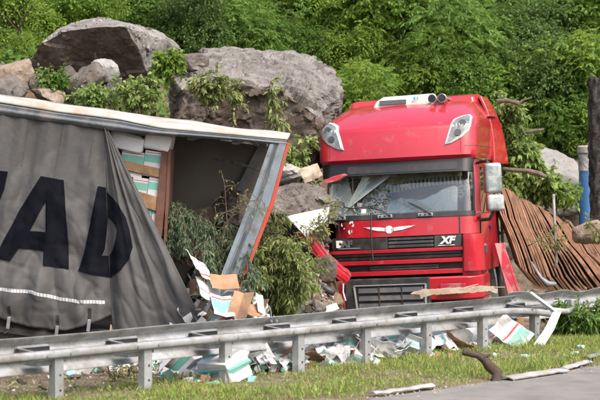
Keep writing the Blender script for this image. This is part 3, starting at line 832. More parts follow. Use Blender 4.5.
def glass_mat(name, crack_scale, crack_w, haze, tint, rough=0.03, side_x=None, refl=(1.6, 0.06)):
    m = bpy.data.materials.new(name); m.use_nodes = True
    nt = m.node_tree; N = nt.nodes; L = nt.links
    N.remove(N['Principled BSDF'])
    tc = N.new('ShaderNodeTexCoord')
    tr = N.new('ShaderNodeBsdfTransparent'); tr.inputs[0].default_value = (*tint, 1)
    gl = N.new('ShaderNodeBsdfGlossy'); gl.inputs['Roughness'].default_value = rough
    fr = N.new('ShaderNodeFresnel'); fr.inputs[0].default_value = 1.6
    mx = N.new('ShaderNodeMixShader')
    ad = N.new('ShaderNodeMath'); ad.operation = 'MULTIPLY_ADD'; ad.inputs[1].default_value = refl[0]; ad.inputs[2].default_value = refl[1]
    L.new(fr.outputs[0], ad.inputs[0]); L.new(ad.outputs[0], mx.inputs[0])
    L.new(tr.outputs[0], mx.inputs[1]); L.new(gl.outputs[0], mx.inputs[2])
    sh = mx.outputs[0]
    df = N.new('ShaderNodeBsdfDiffuse'); df.inputs[0].default_value = (0.50, 0.58, 0.57, 1)
    fac = None
    # warped Voronoi cracks, masked to patches
    nz = N.new('ShaderNodeTexNoise'); nz.inputs['Scale'].default_value = 2.2; nz.inputs['Detail'].default_value = 4
    L.new(tc.outputs['Object'], nz.inputs['Vector'])
    mr = N.new('ShaderNodeMapRange'); mr.inputs[1].default_value = 0.42; mr.inputs[2].default_value = 0.62
    L.new(nz.outputs[0], mr.inputs[0])
    if side_x is not None:                                  # impact zone: more cracks towards the crushed corner
        sx = N.new('ShaderNodeSeparateXYZ'); L.new(tc.outputs['Object'], sx.inputs[0])
        mx2 = N.new('ShaderNodeMapRange'); mx2.inputs[1].default_value = side_x[0]; mx2.inputs[2].default_value = side_x[1]; mx2.inputs[3].default_value = 0.55; mx2.inputs[4].default_value = -0.06
        L.new(sx.outputs[0], mx2.inputs[0])
        adn = N.new('ShaderNodeMath'); adn.operation = 'ADD'; L.new(nz.outputs[0], adn.inputs[0]); L.new(mx2.outputs[0], adn.inputs[1])
        L.new(adn.outputs[0], mr.inputs[0])
    for sc, wd in ((crack_scale, crack_w), (crack_scale * 3.1, crack_w * 1.3)):
        vo = N.new('ShaderNodeTexVoronoi'); vo.feature = 'DISTANCE_TO_EDGE'; vo.inputs['Scale'].default_value = sc
        L.new(tc.outputs['Object'], vo.inputs['Vector'])
        lt = N.new('ShaderNodeMapRange'); lt.inputs[1].default_value = 0.0; lt.inputs[2].default_value = wd; lt.inputs[3].default_value = 0.55; lt.inputs[4].default_value = 0.0
        L.new(vo.outputs['Distance'], lt.inputs[0])
        ml = N.new('ShaderNodeMath'); ml.operation = 'MULTIPLY'
        L.new(lt.outputs[0], ml.inputs[0]); L.new(mr.outputs[0], ml.inputs[1])
        if fac is None: fac = ml.outputs[0]
        else:
            a2 = N.new('ShaderNodeMath'); a2.operation = 'MAXIMUM'; L.new(fac, a2.inputs[0]); L.new(ml.outputs[0], a2.inputs[1]); fac = a2.outputs[0]
    a3 = N.new('ShaderNodeMath'); a3.operation = 'ADD'; a3.inputs[1].default_value = haze; a3.use_clamp = True
    L.new(fac, a3.inputs[0])
    m2 = N.new('ShaderNodeMixShader')
    L.new(a3.outputs[0], m2.inputs[0]); L.new(sh, m2.inputs[1]); L.new(df.outputs[0], m2.inputs[2])
    L.new(m2.outputs[0], N['Material Output'].inputs[0])
    return m
M_glass = glass_mat('windscreen_glass', 12.0, 0.05, 0.03, (0.90, 0.95, 0.94), 0.04, (-1.15, 0.0), (1.7, 0.03))
M_glass_crazed = glass_mat('crazed_glass', 18.0, 0.2, 0.32, (0.62, 0.72, 0.70), 0.1)
M_glass_sheet = glass_mat('milky_glass', 9.0, 0.10, 0.42, (0.72, 0.80, 0.80), 0.15)
M_glass_glare = glass_mat('glass_glare', 3.0, 0.02, 0.26, (0.86, 0.92, 0.92), 0.08)  # pale haze in the colour stands for a reflection on the screen
M_glass_dark = glass_mat('side_glass', 2.0, 0.0, 0.02, (0.09, 0.10, 0.10))
M_bluemark = mat('blue_mark_print', (0.10, 0.28, 0.5), 0.5)
M_sticker = mat('pale_yellow_sticker', (0.62, 0.6, 0.3), 0.6)
M_orn = mat('orange_plastic', (0.6, 0.28, 0.05), 0.5)
build_truck()

# ------------------------------------------------------------------ curtain-sided trailer, pushed over by the slide
PITCH, LEAN = 8.0, 2.6
upv = Vector((math.sin(R(PITCH)), 0, math.cos(R(PITCH))))
TEX = Vector((math.cos(R(PITCH)), 0, -math.sin(R(PITCH))))                       # along the trailer, to the right
TEZ = upv * math.cos(R(LEAN)) + Vector((0, -1, 0)) * math.sin(R(LEAN))           # up its side
TEY = TEX.cross(TEZ) * -1                                                        # into the trailer
if TEY.y < 0: TEY = -TEY
TO = at(0, 108, 21.4)                                                            # a point on the side plane, under the roof rail
TM = Matrix((TEX, TEY, TEZ)).transposed().to_4x4(); TM.translation = TO
TMI = TM.inverted()
trailer = empty('curtain_trailer', mat=TM)
tag(trailer, 'tilted trailer with torn grey curtain side and big dark letters, roof dusted with soil', 'trailer')
def tp(px, py, d=0.0):
    """trailer-local point of the side plane seen at a photograph pixel, moved d outwards (towards the road)"""
    ray = at(px, py, 1.0) - Vector((0, 0, EYE))
    n = TEY
    k = (TO - Vector((0, 0, EYE))).dot(n) / ray.dot(n)
    p = TMI @ (Vector((0, 0, EYE)) + ray * k)
    return Vector((p.x, -d, p.z))
def poly_y(tab, x):
    if x <= tab[0][0]: return tab[0][1] + (x - tab[0][0]) * (tab[1][1] - tab[0][1]) / (tab[1][0] - tab[0][0])
    for a, b in zip(tab, tab[1:]):
        if x <= b[0]: return lerp(a[1], b[1], (x - a[0]) / (b[0] - a[0]))
    a, b = tab[-2], tab[-1]
    return b[1] + (x - b[0]) * (b[1] - a[1]) / (b[0] - a[0])
T_TOP = [(-130, 99), (0, 115), (64, 123), (104, 129), (120, 131)]
T_BOT = [(-130, 300), (-40, 312), (0, 318), (20, 324.6), (50, 329.7), (66, 330.7), (87, 325), (112, 316)]
def valley(py): return lerp(104, 111.5, (py - 129) / 200.0)
def d_side(px, py):
    v = (py - poly_y(T_TOP, px)) / 205.0
    lean = px + 0.16 * (py - 120)                     # follow the trailer's own vertical
    d = 0.035 * math.sin(lean * 0.115 + 0.6) * (0.3 + 0.7 * v) + 0.018 * math.sin(lean * 0.27 + 1.0 + 2 * v)
    d += 0.022 * noise.noise(Vector((lean * 0.045, py * 0.016, 1.0))) * 2 + 0.008 * noise.noise(Vector((lean * 0.16, py * 0.05, 7.0)))
    # diagonal pulls from the lower right corner
    q = (px - 108) * 0.75 + (py - 320) * 0.66
    d += 0.020 * math.exp(-((px - 75) / 40) ** 2) * math.sin(((px - 108) * 0.62 - (py - 240) * 0.30) * 0.30) * sstep(170, 230, py)
    d += 0.10 * sstep(250, 300, py) * (1 - 0.6 * sstep(300, 330, py)) * math.sin(math.pi * max(0, min(1, (px + 40) / 150)))   # belly above the hem
    # crisp creases
    d -= 0.030 * max(0, 0.22 - abs(noise.noise(Vector((lean * 0.035 + 3, py * 0.020, 2.0))))) * 4 * (0.4 + 0.6 * v)
    d -= 0.018 * max(0, 0.16 - abs(noise.noise(Vector((px * 0.05 - py * 0.03, py * 0.045, 6.0))))) * 4 * sstep(150, 260, py)
    # sharp tuck into the valley
    d -= 0.07 * math.exp(-((valley(py) - px) / 7.0) ** 2) * sstep(140, 230, py)
    d += 0.03 * math.exp(-((valley(py) - 12 - px) / 5.0) ** 2) * sstep(140, 200, py)
    return d
def flap_f(px, py):
    """0 at the valley, 1 at the free edge"""
    e = lerp(107, 208, (py - 128) / 200.0)
    return (px - valley(py)) / max(2.0, e - valley(py))
def d_flap(px, py):
    f = flap_f(px, py); r = max(0, (py - 128) / 200.0)
    d = -0.07 * math.exp(-(f * (10 + 90 * r) / 7.0) ** 2) * sstep(140, 230, py)
    for c, w, a, g in ((0.20, 0.12, 0.03, 0.8), (0.40, 0.05, 0.07, -0.75), (0.50, 0.035, -0.035, -0.8), (0.57, 0.035, 0.045, -0.7), (0.86, 0.06, 0.035, 0.0)):
        cc = c + 0.05 * math.sin(2.2 * r + c * 9)
        d += a * max(0.1, (0.35 + 0.75 * min(1, r * 1.6)) * (1 + g * r)) * math.exp(-((f - cc) / (w * (1.25 - 0.35 * r))) ** 2)
    d += 0.12 * r * f + 0.02 * noise.noise(Vector((f * 5, r * 4, 9)))
    d += 0.012 * noise.noise(Vector((px * 0.12, py * 0.06, 3)))
    d -= 0.022 * max(0, 0.18 - abs(noise.noise(Vector((f * 4 + r, r * 5 - f * 3, 4.0))))) * 4 * r
    return d
def tarp_pt(px, py, off=0.0):
    d = d_flap(px, py) if px > valley(py) + 0.01 else d_side(px, py)
    return tp(px, py, d + off)

def build_trailer():
    T = trailer
    # curtain
    def side(a, b):
        px = lerp(-130, valley(129) - 0.0, a)
        top = poly_y(T_TOP, px); bot = poly_y(T_BOT, px)
        py = lerp(top - 3, bot, b)
        px2 = lerp(-130, valley(py), a)
        return tarp_pt(px2, lerp(poly_y(T_TOP, px2) - 3, poly_y(T_BOT, px2), b))
    cur = MB().sheet(side, 190, 90, 0.004).build('curtain', M_tarp, T, smooth=True)
    def flap(a, b):
        py = lerp(128, 356, b); e = lerp(108, 222, b) if b > 0 else 108
        px = lerp(valley(py) + 0.05, lerp(107.5, 221, b), a)
        return tarp_pt(px, py)
    fl = MB().sheet(flap, 90, 100, 0.004).build('torn_curtain_flap', M_tarp, T, smooth=True)
    fl['label'] = 'torn curtain flap hanging in folds to the ground'
    # lettering: outlines in the plane of the curtain, cut on a grid so that it follows the folds
    def letter(name, outer, parent):
        bm = bmesh.new()
        for poly in outer:
            vs_ = [bm.verts.new((x, y, 0)) for x, y in poly]
            bm.faces.new(vs_)
        bmesh.ops.triangulate(bm, faces=bm.faces[:])
        xs_ = [v.co.x for v in bm.verts]; ys_ = [v.co.y for v in bm.verts]
        x = math.floor(min(xs_)) + 1.5
        while x < max(xs_):
            bmesh.ops.bisect_plane(bm, geom=bm.verts[:] + bm.edges[:] + bm.faces[:], plane_co=(x, 0, 0), plane_no=(1, 0, 0)); x += 1.5
        y = math.floor(min(ys_)) + 3
        while y < max(ys_):
            bmesh.ops.bisect_plane(bm, geom=bm.verts[:] + bm.edges[:] + bm.faces[:], plane_co=(0, y, 0), plane_no=(0, 1, 0)); y += 3
        for v in bm.verts:
            v.co = tarp_pt(v.co.x, v.co.y, 0.017)
        me = bpy.data.meshes.new(name); bm.to_mesh(me); bm.free()
        return link(name, me, M_letter, parent, smooth=True)
    letter('printed_letter', [[(-26, 168), (8, 171.5), (4.5, 189), (-2, 206), (-14, 232), (-26, 256)]], cur)
    letter('printed_letter', [[(41, 176), (64, 180), (66, 215), (46, 201)], [(41, 176), (46, 201), (30, 231), (19, 248), (10, 261), (-5, 258), (4, 240), (20, 209)],
                              [(46, 201), (66, 215), (68, 242), (69, 269), (44, 265), (44, 251), (46, 232)], [(30, 231), (46, 232), (44, 251), (19, 248)]], cur)
    vl = lambda y: valley(y) - 0.1
    letter('printed_letter', [[(98, 186), (vl(188), 188), (vl(212), 212), (vl(240), 232), (103, 256), (93, 256), (88, 240)][:0] or
                              [(98, 186), (vl(187.5), 187.5), (vl(222), 222), (104, 250), (101.5, 256), (84.5, 252)],
                              [(84.5, 252), (101.5, 256), (vl(256.6), 256.6), (vl(278), 278), (92, 274), (78, 271)]], cur)
    vr = lambda y: valley(y) + 0.2
    letter('printed_letter', [[(vr(192), 192), (113, 198), (120, 206), (126, 217), (130, 230), (117.5, 230), (115, 224), (vr(217), 217)],
                              [(117.5, 230), (130, 230), (133, 247), (130, 258), (122, 269), (vr(278), 278), (vr(256), 256), (112.5, 250), (116, 240)]], fl)
    # reflective tape in blocks
    T_TAPE = [(-130, 274), (0, 289), (20, 290.5), (34, 291), (46, 294.5), (60, 298.5), (80, 301), (104, 302.5)]
    px = -60.0
    while px < 103:
        mb = MB(); w = 3.0
        def bl(a, b, px=px):
            x = px + a * 2.55
            return tarp_pt(x, poly_y(T_TAPE, x) - 1.7 + 3.4 * b, 0.007)
        mb.sheet(bl, 2, 2, 0.0015)
        mb.build('reflective_block', M_reflect, cur)
        px += w
    # vertical stiffening seams
    for k, x0 in enumerate((-62, -20, 29, 64, 96)):
        def seam(a, b):
            py = lerp(poly_y(T_TOP, x0) + 1, 166 + 14 * (k % 2), b); x = x0 - 0.17 * (py - 120) + (a - 0.5) * 1.6
            return tarp_pt(x, py, 0.005)
        MB().sheet(seam, 1, 24, 0.002).build('curtain_seam', M_seam, cur)
    # hem straps with buckles
    for x in (-70, -28, 10, 58, 90):
        b = poly_y(T_BOT, x)
        s = MB()
        s.sheet(lambda a, q: tarp_pt(x - 1.6 + 3.2 * a, b - 16 + 14 * q, 0.008) if q < 0.99 else tarp_pt(x - 1.6 + 3.2 * a, b - 2, 0.008), 1, 8, 0.003)
        so = s.build('strap', M_black, T)
        p = tp(x, b - 3, 0.08)
        MB().box(p - Vector((0, 0, 0.05)), (0.045, 0.02, 0.16)).build('buckle', M_steel_d, so, bevel=0.006)
        MB().tube([p + Vector((0, 0, 0.0)), p - Vector((0.0, -0.03, 0.16)), p - Vector((0.04, -0.05, 0.20))], 0.008, 5).build('hook', M_steel_d, so)
    # roof rail and roof: thin hollow profile along the top, white roof sheet sloping up and back
    def edge(x): return tp(x, poly_y([(-130, 81), (0, 97.5), (60, 107), (160, 126), (285, 137)], x))
    xs = [-130, -60, 0, 30, 60, 90, 120, 160, 200, 240, 287]
    def rail(a, b):
        x = lerp(-130, 287, a)
        top = poly_y([(-130, 84), (0, 102.5), (60, 112), (120, 119.5), (160, 128), (287, 139.5)], x)
        bot = poly_y([(-130, 99), (0, 115), (60, 123), (104, 129.5), (140, 134.5), (200, 138), (240, 141), (287, 146)], x)
        q = tp(x, lerp(top, bot, b), 0.0)
        return Vector((q.x, -0.03 - 0.025 * math.sin(b * math.pi) - 0.01 * math.sin(b * 12), q.z))
    MB().sheet(rail, 60, 8, -0.05).build('roof_rail', M_roofrail, T, smooth=True)
    def lip(a, b):
        x = lerp(-130, 288, a)
        top = poly_y([(-130, 80.5), (0, 97), (60, 106.5), (120, 114.5), (160, 123), (288, 136)], x)
        bot = poly_y([(-130, 84), (0, 102.3), (60, 111.8), (120, 119.3), (160, 127.8), (288, 139.3)], x)
        q = tp(x, lerp(top, bot, b))
        return Vector((q.x, -0.055 + 0.03 * (1 - b) + 0.004 * noise.noise(Vector((x * 0.1, b, 0))), q.z))
    MB().sheet(lip, 80, 3, -0.02).build('roof_lip', M_roofwhite, T, smooth=True)
    def roof(a, b):
        x = lerp(-130, 288, a)
        q = tp(x, poly_y([(-130, 80.5), (0, 97), (60, 106.5), (120, 114.5), (160, 123), (288, 136)], x))
        sag = 0.05 * math.exp(-((x - 172) / 28.0) ** 2) * sstep(0.1, 0.5, b) - 0.03 * math.sin(math.pi * b)
        return Vector((q.x, -0.025 + 2.48 * b, q.z + sag + 0.02 * noise.noise(Vector((a * 9, b * 5, 2)))))
    MB().sheet(roof, 60, 20, 0.02).build('roof_sheet', M_roofwhite, T, smooth=True)
    # far curtain, floor, front frame, roof bows inside
    A = tp(-130, 90); Bq = tp(287, 142)
    zb = -2.75
    def far(a, b):
        x = lerp(A.x, Bq.x - 0.15 - 0.6 * b, a)
        return Vector((x, 2.42 + 0.05 * math.sin(x * 5), lerp(lerp(A.z, Bq.z, a) - 0.15, zb, b) ))
    MB().sheet(far, 60, 12, 0.006).build('far_curtain', M_tarp_in, T, smooth=True)
    MB().box(((A.x + Bq.x) / 2 - 0.5, 1.22, zb + 0.02), (Bq.x - A.x - 1.0, 2.4, 0.12)).build('floor_deck', M_deck, T)
    MB().box(((A.x + Bq.x) / 2 - 0.5, 0.06, zb - 0.02), (Bq.x - A.x - 1.0, 0.08, 0.2)).build('side_rave', M_deck, T)
    for sd in (0.75, 1.7):
        MB().box(((A.x + Bq.x) / 2 - 0.8, sd, zb - 0.22), (Bq.x - A.x - 1.6, 0.12, 0.34)).build('chassis_beam', M_deck, T)
    # corner post, raked, with folded web and red edge
    post = [tp(270, 144), tp(287, 143), tp(270.5, 203), tp(242, 277), tp(218, 325), tp(196, 325), tp(220, 277), tp(251, 198)]
    mb = MB().slab([Vector((p.x, -0.03, p.z)) for p in post], (0, 0.10, 0))
    po = mb.build('corner_post', M_postblue, T, bevel=0.008)
    def strip(name, fa, fb, d, m, th):
        L = [tp(270, 144), tp(251, 198), tp(220, 277), tp(196, 325)]; Rr = [tp(287, 143), tp(270.5, 203), tp(242, 277), tp(218, 325)]
        o1 = [L[i].lerp(Rr[i], fa) for i in range(4)] + [L[i].lerp(Rr[i], fb) for i in range(3, -1, -1)]
        return MB().slab([Vector((p.x, -0.03 - d, p.z)) for p in o1], (0, th, 0)).build(name, m, po, bevel=0.003)
    strip('post_rib', 0.0, 0.22, 0.03, M_postblue, 0.026)
    strip('post_rib', 0.52, 0.98, 0.03, M_postblue, 0.026)
    strip('post_groove', 0.30, 0.46, 0.004, M_roofrail, 0.003)
    strip('red_edge', 0.99, 1.18, 0.02, M_redtrim, 0.12)
    # second frame post at the back of the same end, and cross bars seen inside
    MB().bar((Bq.x - 0.35, 2.38, Bq.z - 0.1), (Bq.x - 1.3, 2.38, zb), 0.10, 0.10).build('rear_post', M_roofrail, T)
    a = tp(246, 145); b = tp(269, 155)
    MB().tube([Vector((a.x, 0.9, a.z + 0.05)), Vector((b.x, 0.3, b.z))], 0.016, 6).build('roof_stay', M_steel, T)
    a = tp(205, 162); b = tp(267, 173)
    MB().tube([Vector((a.x, 1.6, a.z)), Vector(((a.x + b.x) / 2, 0.9, (a.z + b.z) / 2 + 0.02)), Vector((b.x, 0.1, b.z))], 0.018, 6).build('roof_stay', M_steel_d, T)
    for x in (140, 190, 235):
        p = tp(x, poly_y([(0, 118), (160, 134), (287, 146)], x))
        MB().bar((p.x, 0.1, p.z - 0.02), (p.x, 2.4, p.z - 0.02), 0.08, 0.05).build('roof_bow', M_roofrail, T)
    # wheels
    for x in (-62, 2):
        p = tp(x, 334)
        w = shade_auto(MB().lathe((p.x, 0.12, p.z), (0, 1, 0), [(0.05, 0.26), (0, 0.40), (0.02, 0.47), (0.06, 0.50), (0.32, 0.50), (0.36, 0.44), (0.36, 0.2)], 36).build('wheel', M_rubber, T))
        shade_auto(MB().lathe((p.x, 0.14, p.z), (0, 1, 0), [(0.02, 0.25), (0.0, 0.27), (0.06, 0.24), (0.09, 0.14), (0.03, 0.11), (0.0, 0.03)], 24).build('rim', M_steel_d, w))
    # door panel fallen inside: dark red sheet behind the plants
    p = [tp(186, 246), tp(197, 240), tp(216, 262), tp(222, 292), tp(206, 296)]
    MB().slab([Vector((q.x, 0.75, q.z)) for q in p], (0, 0.03, 0)).build('bent_red_panel', M_redtrim2, T)
M_redtrim2 = mat('dark_red_panel', (0.14, 0.018, 0.016), 0.6, dirt=(0.08, 0.05, 0.04), dirt_amt=0.5)
build_trailer()

# ------------------------------------------------------------------ palletised cargo still standing inside the trailer
def tl(px, py, depth):
    """world point at a trailer-local depth behind the side plane, on the sight line of a pixel"""
    ray = at(px, py, 1.0) - Vector((0, 0, EYE)); o = TO + TEY * depth
    k = (o - Vector((0, 0, EYE))).dot(TEY) / ray.dot(TEY)
    return Vector((0, 0, EYE)) + ray * k
def striped_carton(name, M, size, seed, teal=(0.30, 0.62), label=None, group=None, red=True, crush_amt=0.0):
    """closed white carton with a teal band and a thin red line; base at the object's origin"""
    rnd = random.Random(seed)
    o = empty(name, mat=M)
    sx, sy, sz = size
    def body(z0, z1, g, nm, m):
        mb = MB(); nseg = 3
        c = []
        for k in range(nseg + 1):
            z = lerp(z0, z1, k / nseg)
            for (x, y) in ((-1, -1), (1, -1), (1, 1), (-1, 1)):
                q = Vector((x * (sx / 2 + g), y * (sy / 2 + g), z))
                n = noise.noise_vector(Vector((x * 2.1 + seed, y * 1.7, z * 4 / sz)))
                c.append(q + n * crush_amt * sx)
        fs = []
        for k in range(nseg):
            for i in range(4):
                fs.append((k*4+i, k*4+(i+1) % 4, (k+1)*4+(i+1) % 4, (k+1)*4+i))
        fs += [(3, 2, 1, 0), tuple(nseg*4+i for i in range(4))]
        return mb.add(c, fs).build(nm, m, o, bevel=0.004, seg=1)
    body(0, sz, 0, 'carton_body', M_carton)
    body(sz * teal[0], sz * teal[1], 0.002, 'printed_band', M_teal)
    if red: body(sz * (teal[1] + 0.05), sz * (teal[1] + 0.09), 0.002, 'printed_line', M_redline)
    tag(o, label, 'carton', group)
    return o
def build_cargo():
    rot = TM.to_3x3().to_4x4()
    rows = [(150, 176), (176, 201), (201, 226), (226, 252)]
    for k, (ya, yb) in enumerate(rows):
        cols = 2 if k < 3 else 1
        for c in range(cols):
            lx = 121 + k * 11; rx = 167 - k * 3
            xa = lerp(lx, rx, c / cols); xb = lerp(lx, rx, (c + 1) / cols)
            p = tl((xa + xb) / 2, yb, 0.62)
            w = (xb - xa) / 76.0 - 0.006; h = (yb - ya) / 76.0 - 0.008
            M = Matrix.Translation(p) @ rot
            striped_carton('cargo_carton', M, (w, 0.6, h), 20 + k * 3 + c, (0.55, 0.86) if k % 2 == 0 else (0.5, 0.82),
                           ('%s white and teal carton in the %s row of the strapped stack inside the trailer' % (('left', 'right')[c] if cols > 1 else 'single', ('top', 'second', 'third', 'bottom')[k])), 'cartons standing inside the trailer')
    # loose white sacks on top
    for k, (x, y, w, a) in enumerate(((127, 149, 0.46, 6), (158, 149, 0.36, 4))):
        M = Matrix.Translation(tl(x, y, 0.55)) @ rot @ Matrix.Rotation(R(a), 4, 'Y')
        mb = MB()
        def sk(u, v):
            th = 2 * math.pi * u; ph = math.pi * (v - 0.5)
            c = abs(math.cos(ph)) ** 0.16
            return Vector((math.copysign(abs(math.cos(th)) ** 0.16, math.cos(th)) * c * w / 2, math.copysign(abs(math.sin(th)) ** 0.16, math.sin(th)) * c * 0.3, 0.10 + 0.11 * math.copysign(abs(math.sin(ph)) ** 0.35, math.sin(ph)) + 0.02 * noise.noise(Vector((th, ph * 2, k)))))
        mb.sheet(sk, 40, 20)
        o = shade_auto(mb.build('white_sack', M_wrap), 40); o.matrix_world = M
        tag(o, ('large white sack on top of the cartons beside the curtain', 'small white sack on top of the cartons behind the upright board')[k], 'sack', 'sacks on the cargo')
    # wooden crate frame: upright and two cross boards
    fr = empty('crate_frame', tl(165, 235, 0.5))
    tag(fr, 'brown wooden crate frame holding the stacked cartons in the trailer', 'frame')
    base = fr.matrix_world.translation.copy()
    base = tl(165, 235, 0.5)
    def bd(nm, a, b, w, m):
        p, q = tl(a[0], a[1], 0.28), tl(b[0], b[1], 0.28)
        MB().bar(p - base, q - base, 0.03, w, up=TEY.cross(q - p)).build(nm, m, fr, bevel=0.004)
    bd('upright', (167, 138), (158, 236), 0.105, M_woodred)
    def bd2(nm, a, b, w, m):
        p, q = tl(a[0], a[1], 0.30), tl(b[0], b[1], 0.30)
        MB().bar(p - base, q - base, 0.025, w, up=TEY.cross(q - p)).build(nm, m, fr, bevel=0.004)
    bd2('cross_board', (122, 164.5), (164, 174), 0.115, M_wood)
    bd2('cross_board', (137, 198), (160, 205), 0.18, M_wood)
    p, q = tl(171.5, 150, 0.55), tl(167, 240, 0.55)
    MB().bar(p - base, q - base, 0.6, 0.04, up=TEX).build('back_upright', M_woodred, fr, bevel=0.004)
build_cargo()

# ------------------------------------------------------------------ guard rail
ang = math.atan2(RDIR.y, RDIR.x)
RM = Matrix.Translation(RP0) @ Matrix.Rotation(ang, 4, 'Z')
SP = 1.087
def w_beam(t0, t1, n, wob=None, th=0.004):
    prof = [(0.262, 0.20), (0.275, 0.215), (0.300, 0.225), (0.330, 0.285), (0.372, 0.290), (0.405, 0.225), (0.455, 0.222), (0.488, 0.290), (0.530, 0.285), (0.562, 0.225), (0.585, 0.215), (0.598, 0.20)]
    m = len(prof) - 1
    def fn(a, b):
        z, y = prof[int(round(b * m))]; t = lerp(t0, t1, a)
        p = Vector((t, y, z + 0.004 * math.sin(t * 2.1)))
        return p + Vector(wob(t, z)) if wob else p
    return MB().sheet(fn, n, m, th)
def build_rail():
    G = empty('guard_rail', mat=RM)
    tag(G, 'galvanised steel guard rail with double beam running along the grass verge', 'guard rail')
    cuts = [(-6.6, -2.35), (-2.35, 1.95), (1.95, 6.30)]
    for k, (a, b) in enumerate(cuts):
        o = w_beam(a, b + 0.14, 24, (lambda t, z, k=k: (0, 0.004 * k, 0.0008 * k))).build('beam', M_steel, G, smooth=True)
        for z in (0.31, 0.55, 0.43):
            for dx in (0.03, 0.11):
                MB().lathe((b + dx, 0.208 if z != 0.43 else 0.214, z), (0, -1, 0), [(0, 0.016), (0.012, 0.014)], 8).build('bolt', M_steel_d, o)
    # rear rail: rounded channel in front of the posts
    def ch(a, b):
        t = lerp(-6.6, 6.9, a); q = lerp(-1, 1, b)
        sag = 0.0 if t < 5.6 else -0.06 * (t - 5.6) ** 2
        return Vector((t, -0.058 - 0.035 * math.sqrt(max(0, 1 - (abs(q)) ** 2.6)), 0.455 + q * 0.042 + sag))
    MB().sheet(ch, 60, 10, 0.006).build('rear_rail', M_steel, G, smooth=True)
    for k in range(-5, 7):
        t = k * SP
        rj = random.Random(k + 40)
        p = RM @ Vector((t, 0, 0)); zb = -0.35
        tilt = Matrix.Rotation(R(rj.uniform(-1, 1)), 3, 'Y')
        # open C-section post
        po = MB()
        top = 0.44
        for c, d in (((0.0, -0.045, 0), (0.10, 0.006)), ((-0.047, -0.005, 0), (0.006, 0.08)), ((0.047, -0.005, 0), (0.006, 0.08)), ((-0.036, 0.037, 0), (0.025, 0.006)), ((0.036, 0.037, 0), (0.025, 0.006))):
            po.box((t + c[0], c[1], (zb + top) / 2), (d[0], d[1], top - zb))
        pob = po.build('post', M_steel, G)
        for z in (0.12, 0.26):
            MB().lathe((t + 0.01, -0.049, z), (0, -1, 0), [(0, 0.011), (0.004, 0.010)], 8).build('post_hole', M_black, pob)
        # spacer: open box between rear rail and beam, plate above, plate below
        br = MB()
        x0, x1 = t - 0.30, t + 0.06
        br.bar((x0, 0.195, 0.516), (x1, 0.195, 0.516), 0.03, 0.016)
        br.bar((x0, 0.195, 0.512), (x0 + 0.05, -0.045, 0.480), 0.02, 0.008)
        b = br.build('spacer', M_steel, G)
        MB().box((t - 0.12, 0.196, 0.477), (0.40, 0.012, 0.052)).build('spacer_slot_shade', M_black, b)  # solid black bar painting the shade inside the spacer
        MB().bar((x0 + 0.02, -0.05, 0.492), (x1 + 0.03, -0.05, 0.492), 0.02, 0.010).build('spacer_edge', M_roofrail, b)
        lo = MB()
        lo.box((t - 0.10, 0.10, 0.375), (0.24, 0.20, 0.05))
        lo.build('lower_spacer', M_steel_d, G, bevel=0.004)
        MB().box((t + 0.085, 0.02, 0.392), (0.05, 0.06, 0.035)).build('clamp', M_steel_d, G, bevel=0.006)
        for dx in (-0.17, 0.10):
            MB().lathe((t + dx, -0.092, 0.452), (0, -1, 0), [(0, 0.014), (0.010, 0.012)], 8).build('bolt', M_steel_d, G)
    # displaced section at the right, folded by the load, and a peeled strip
    G2 = empty('bent_guard_rail', mat=RM)
    tag(G2, 'bent guard rail section crumpled against the brown boards', 'guard rail')
    w_beam(6.38, 10.8, 60, lambda t, z: (0, 0.03 + 0.05 * (t - 6.3) + 0.03 * math.sin(t * 3.2), 0.03 - 0.02 * (t - 6.3) + (0.02 * math.sin(t * 6.0) + 0.015 * noise.noise(Vector((t * 3, z, 0)))) * (1 if z > 0.5 else 0.4))).build('beam', M_steel, G2, smooth=True)
    for t in (7.6, 8.7, 9.8):
        MB().box((t, 0.16, 0.05), (0.10, 0.08, 0.9)).build('post', M_steel, G2, bevel=0.01)
    MB().tube([(6.75, -0.07, 0.42), (7.2, -0.02, 0.37), (8.2, 0.1, 0.40), (9.9, 0.2, 0.36)], 0.038, 10).build('rear_rail', M_steel, G2, smooth=True)
    # peeled white strip: two straight legs
    st = empty('peeled_strip', RM @ Vector((6.35, -0.1, 0.0)))
    tag(st, 'bent white metal strip standing in the grass at the broken end of the rail', 'metal strip')
    o = st.location
    P = [at(531, 293.5, 20.75), at(557, 313, 20.4), at(549, 330, 20.3), at(537.5, 346.5, 20.2)]
    MB().bar(P[0] - o, P[1] - o, 0.03, 0.055, up=(0, -1, 0.6)).build('upper_leg', M_white, st)
    def leg(a, b):
        c = [P[1] + Vector((0.0, -0.03, 0.02)), P[2] + Vector((-0.005, -0.03, 0)), P[3] + Vector((0, -0.02, 0))]
        q = c[0].lerp(c[1], a * 2) if a < 0.5 else c[1].lerp(c[2], a * 2 - 1)
        return q - o + Vector((0.055 + 0.02 * a, 0.02, 0)) * (b - 0.5) * 2
    MB().sheet(leg, 12, 3, 0.012).build('lower_leg', M_white, st)
    # weathered plank resting on top of the rail
    pk = empty('split_plank', at(412, 298, 19.9))
    tag(pk, 'splintered pale wooden plank lying along the top of the guard rail', 'plank')
    o = pk.location
    def plank(a, b):
        p = at(lerp(415, 493, a), lerp(295, 290, a), lerp(19.6, 20.3, a))
        h = 0.05 + 0.02 * noise.noise(Vector((a * 14, 1, 0))); e = 0.04 * (1 - sstep(0, 0.12, a)) + 0.03 * sstep(0.9, 1, a)
        return p - o + Vector((-0.05, 0.07, 0)) * (b - 0.5) * 2 + Vector((0, 0, h - e))
    MB().sheet(plank, 50, 4, 0.055).build('plank_body', M_cutwood, pk)
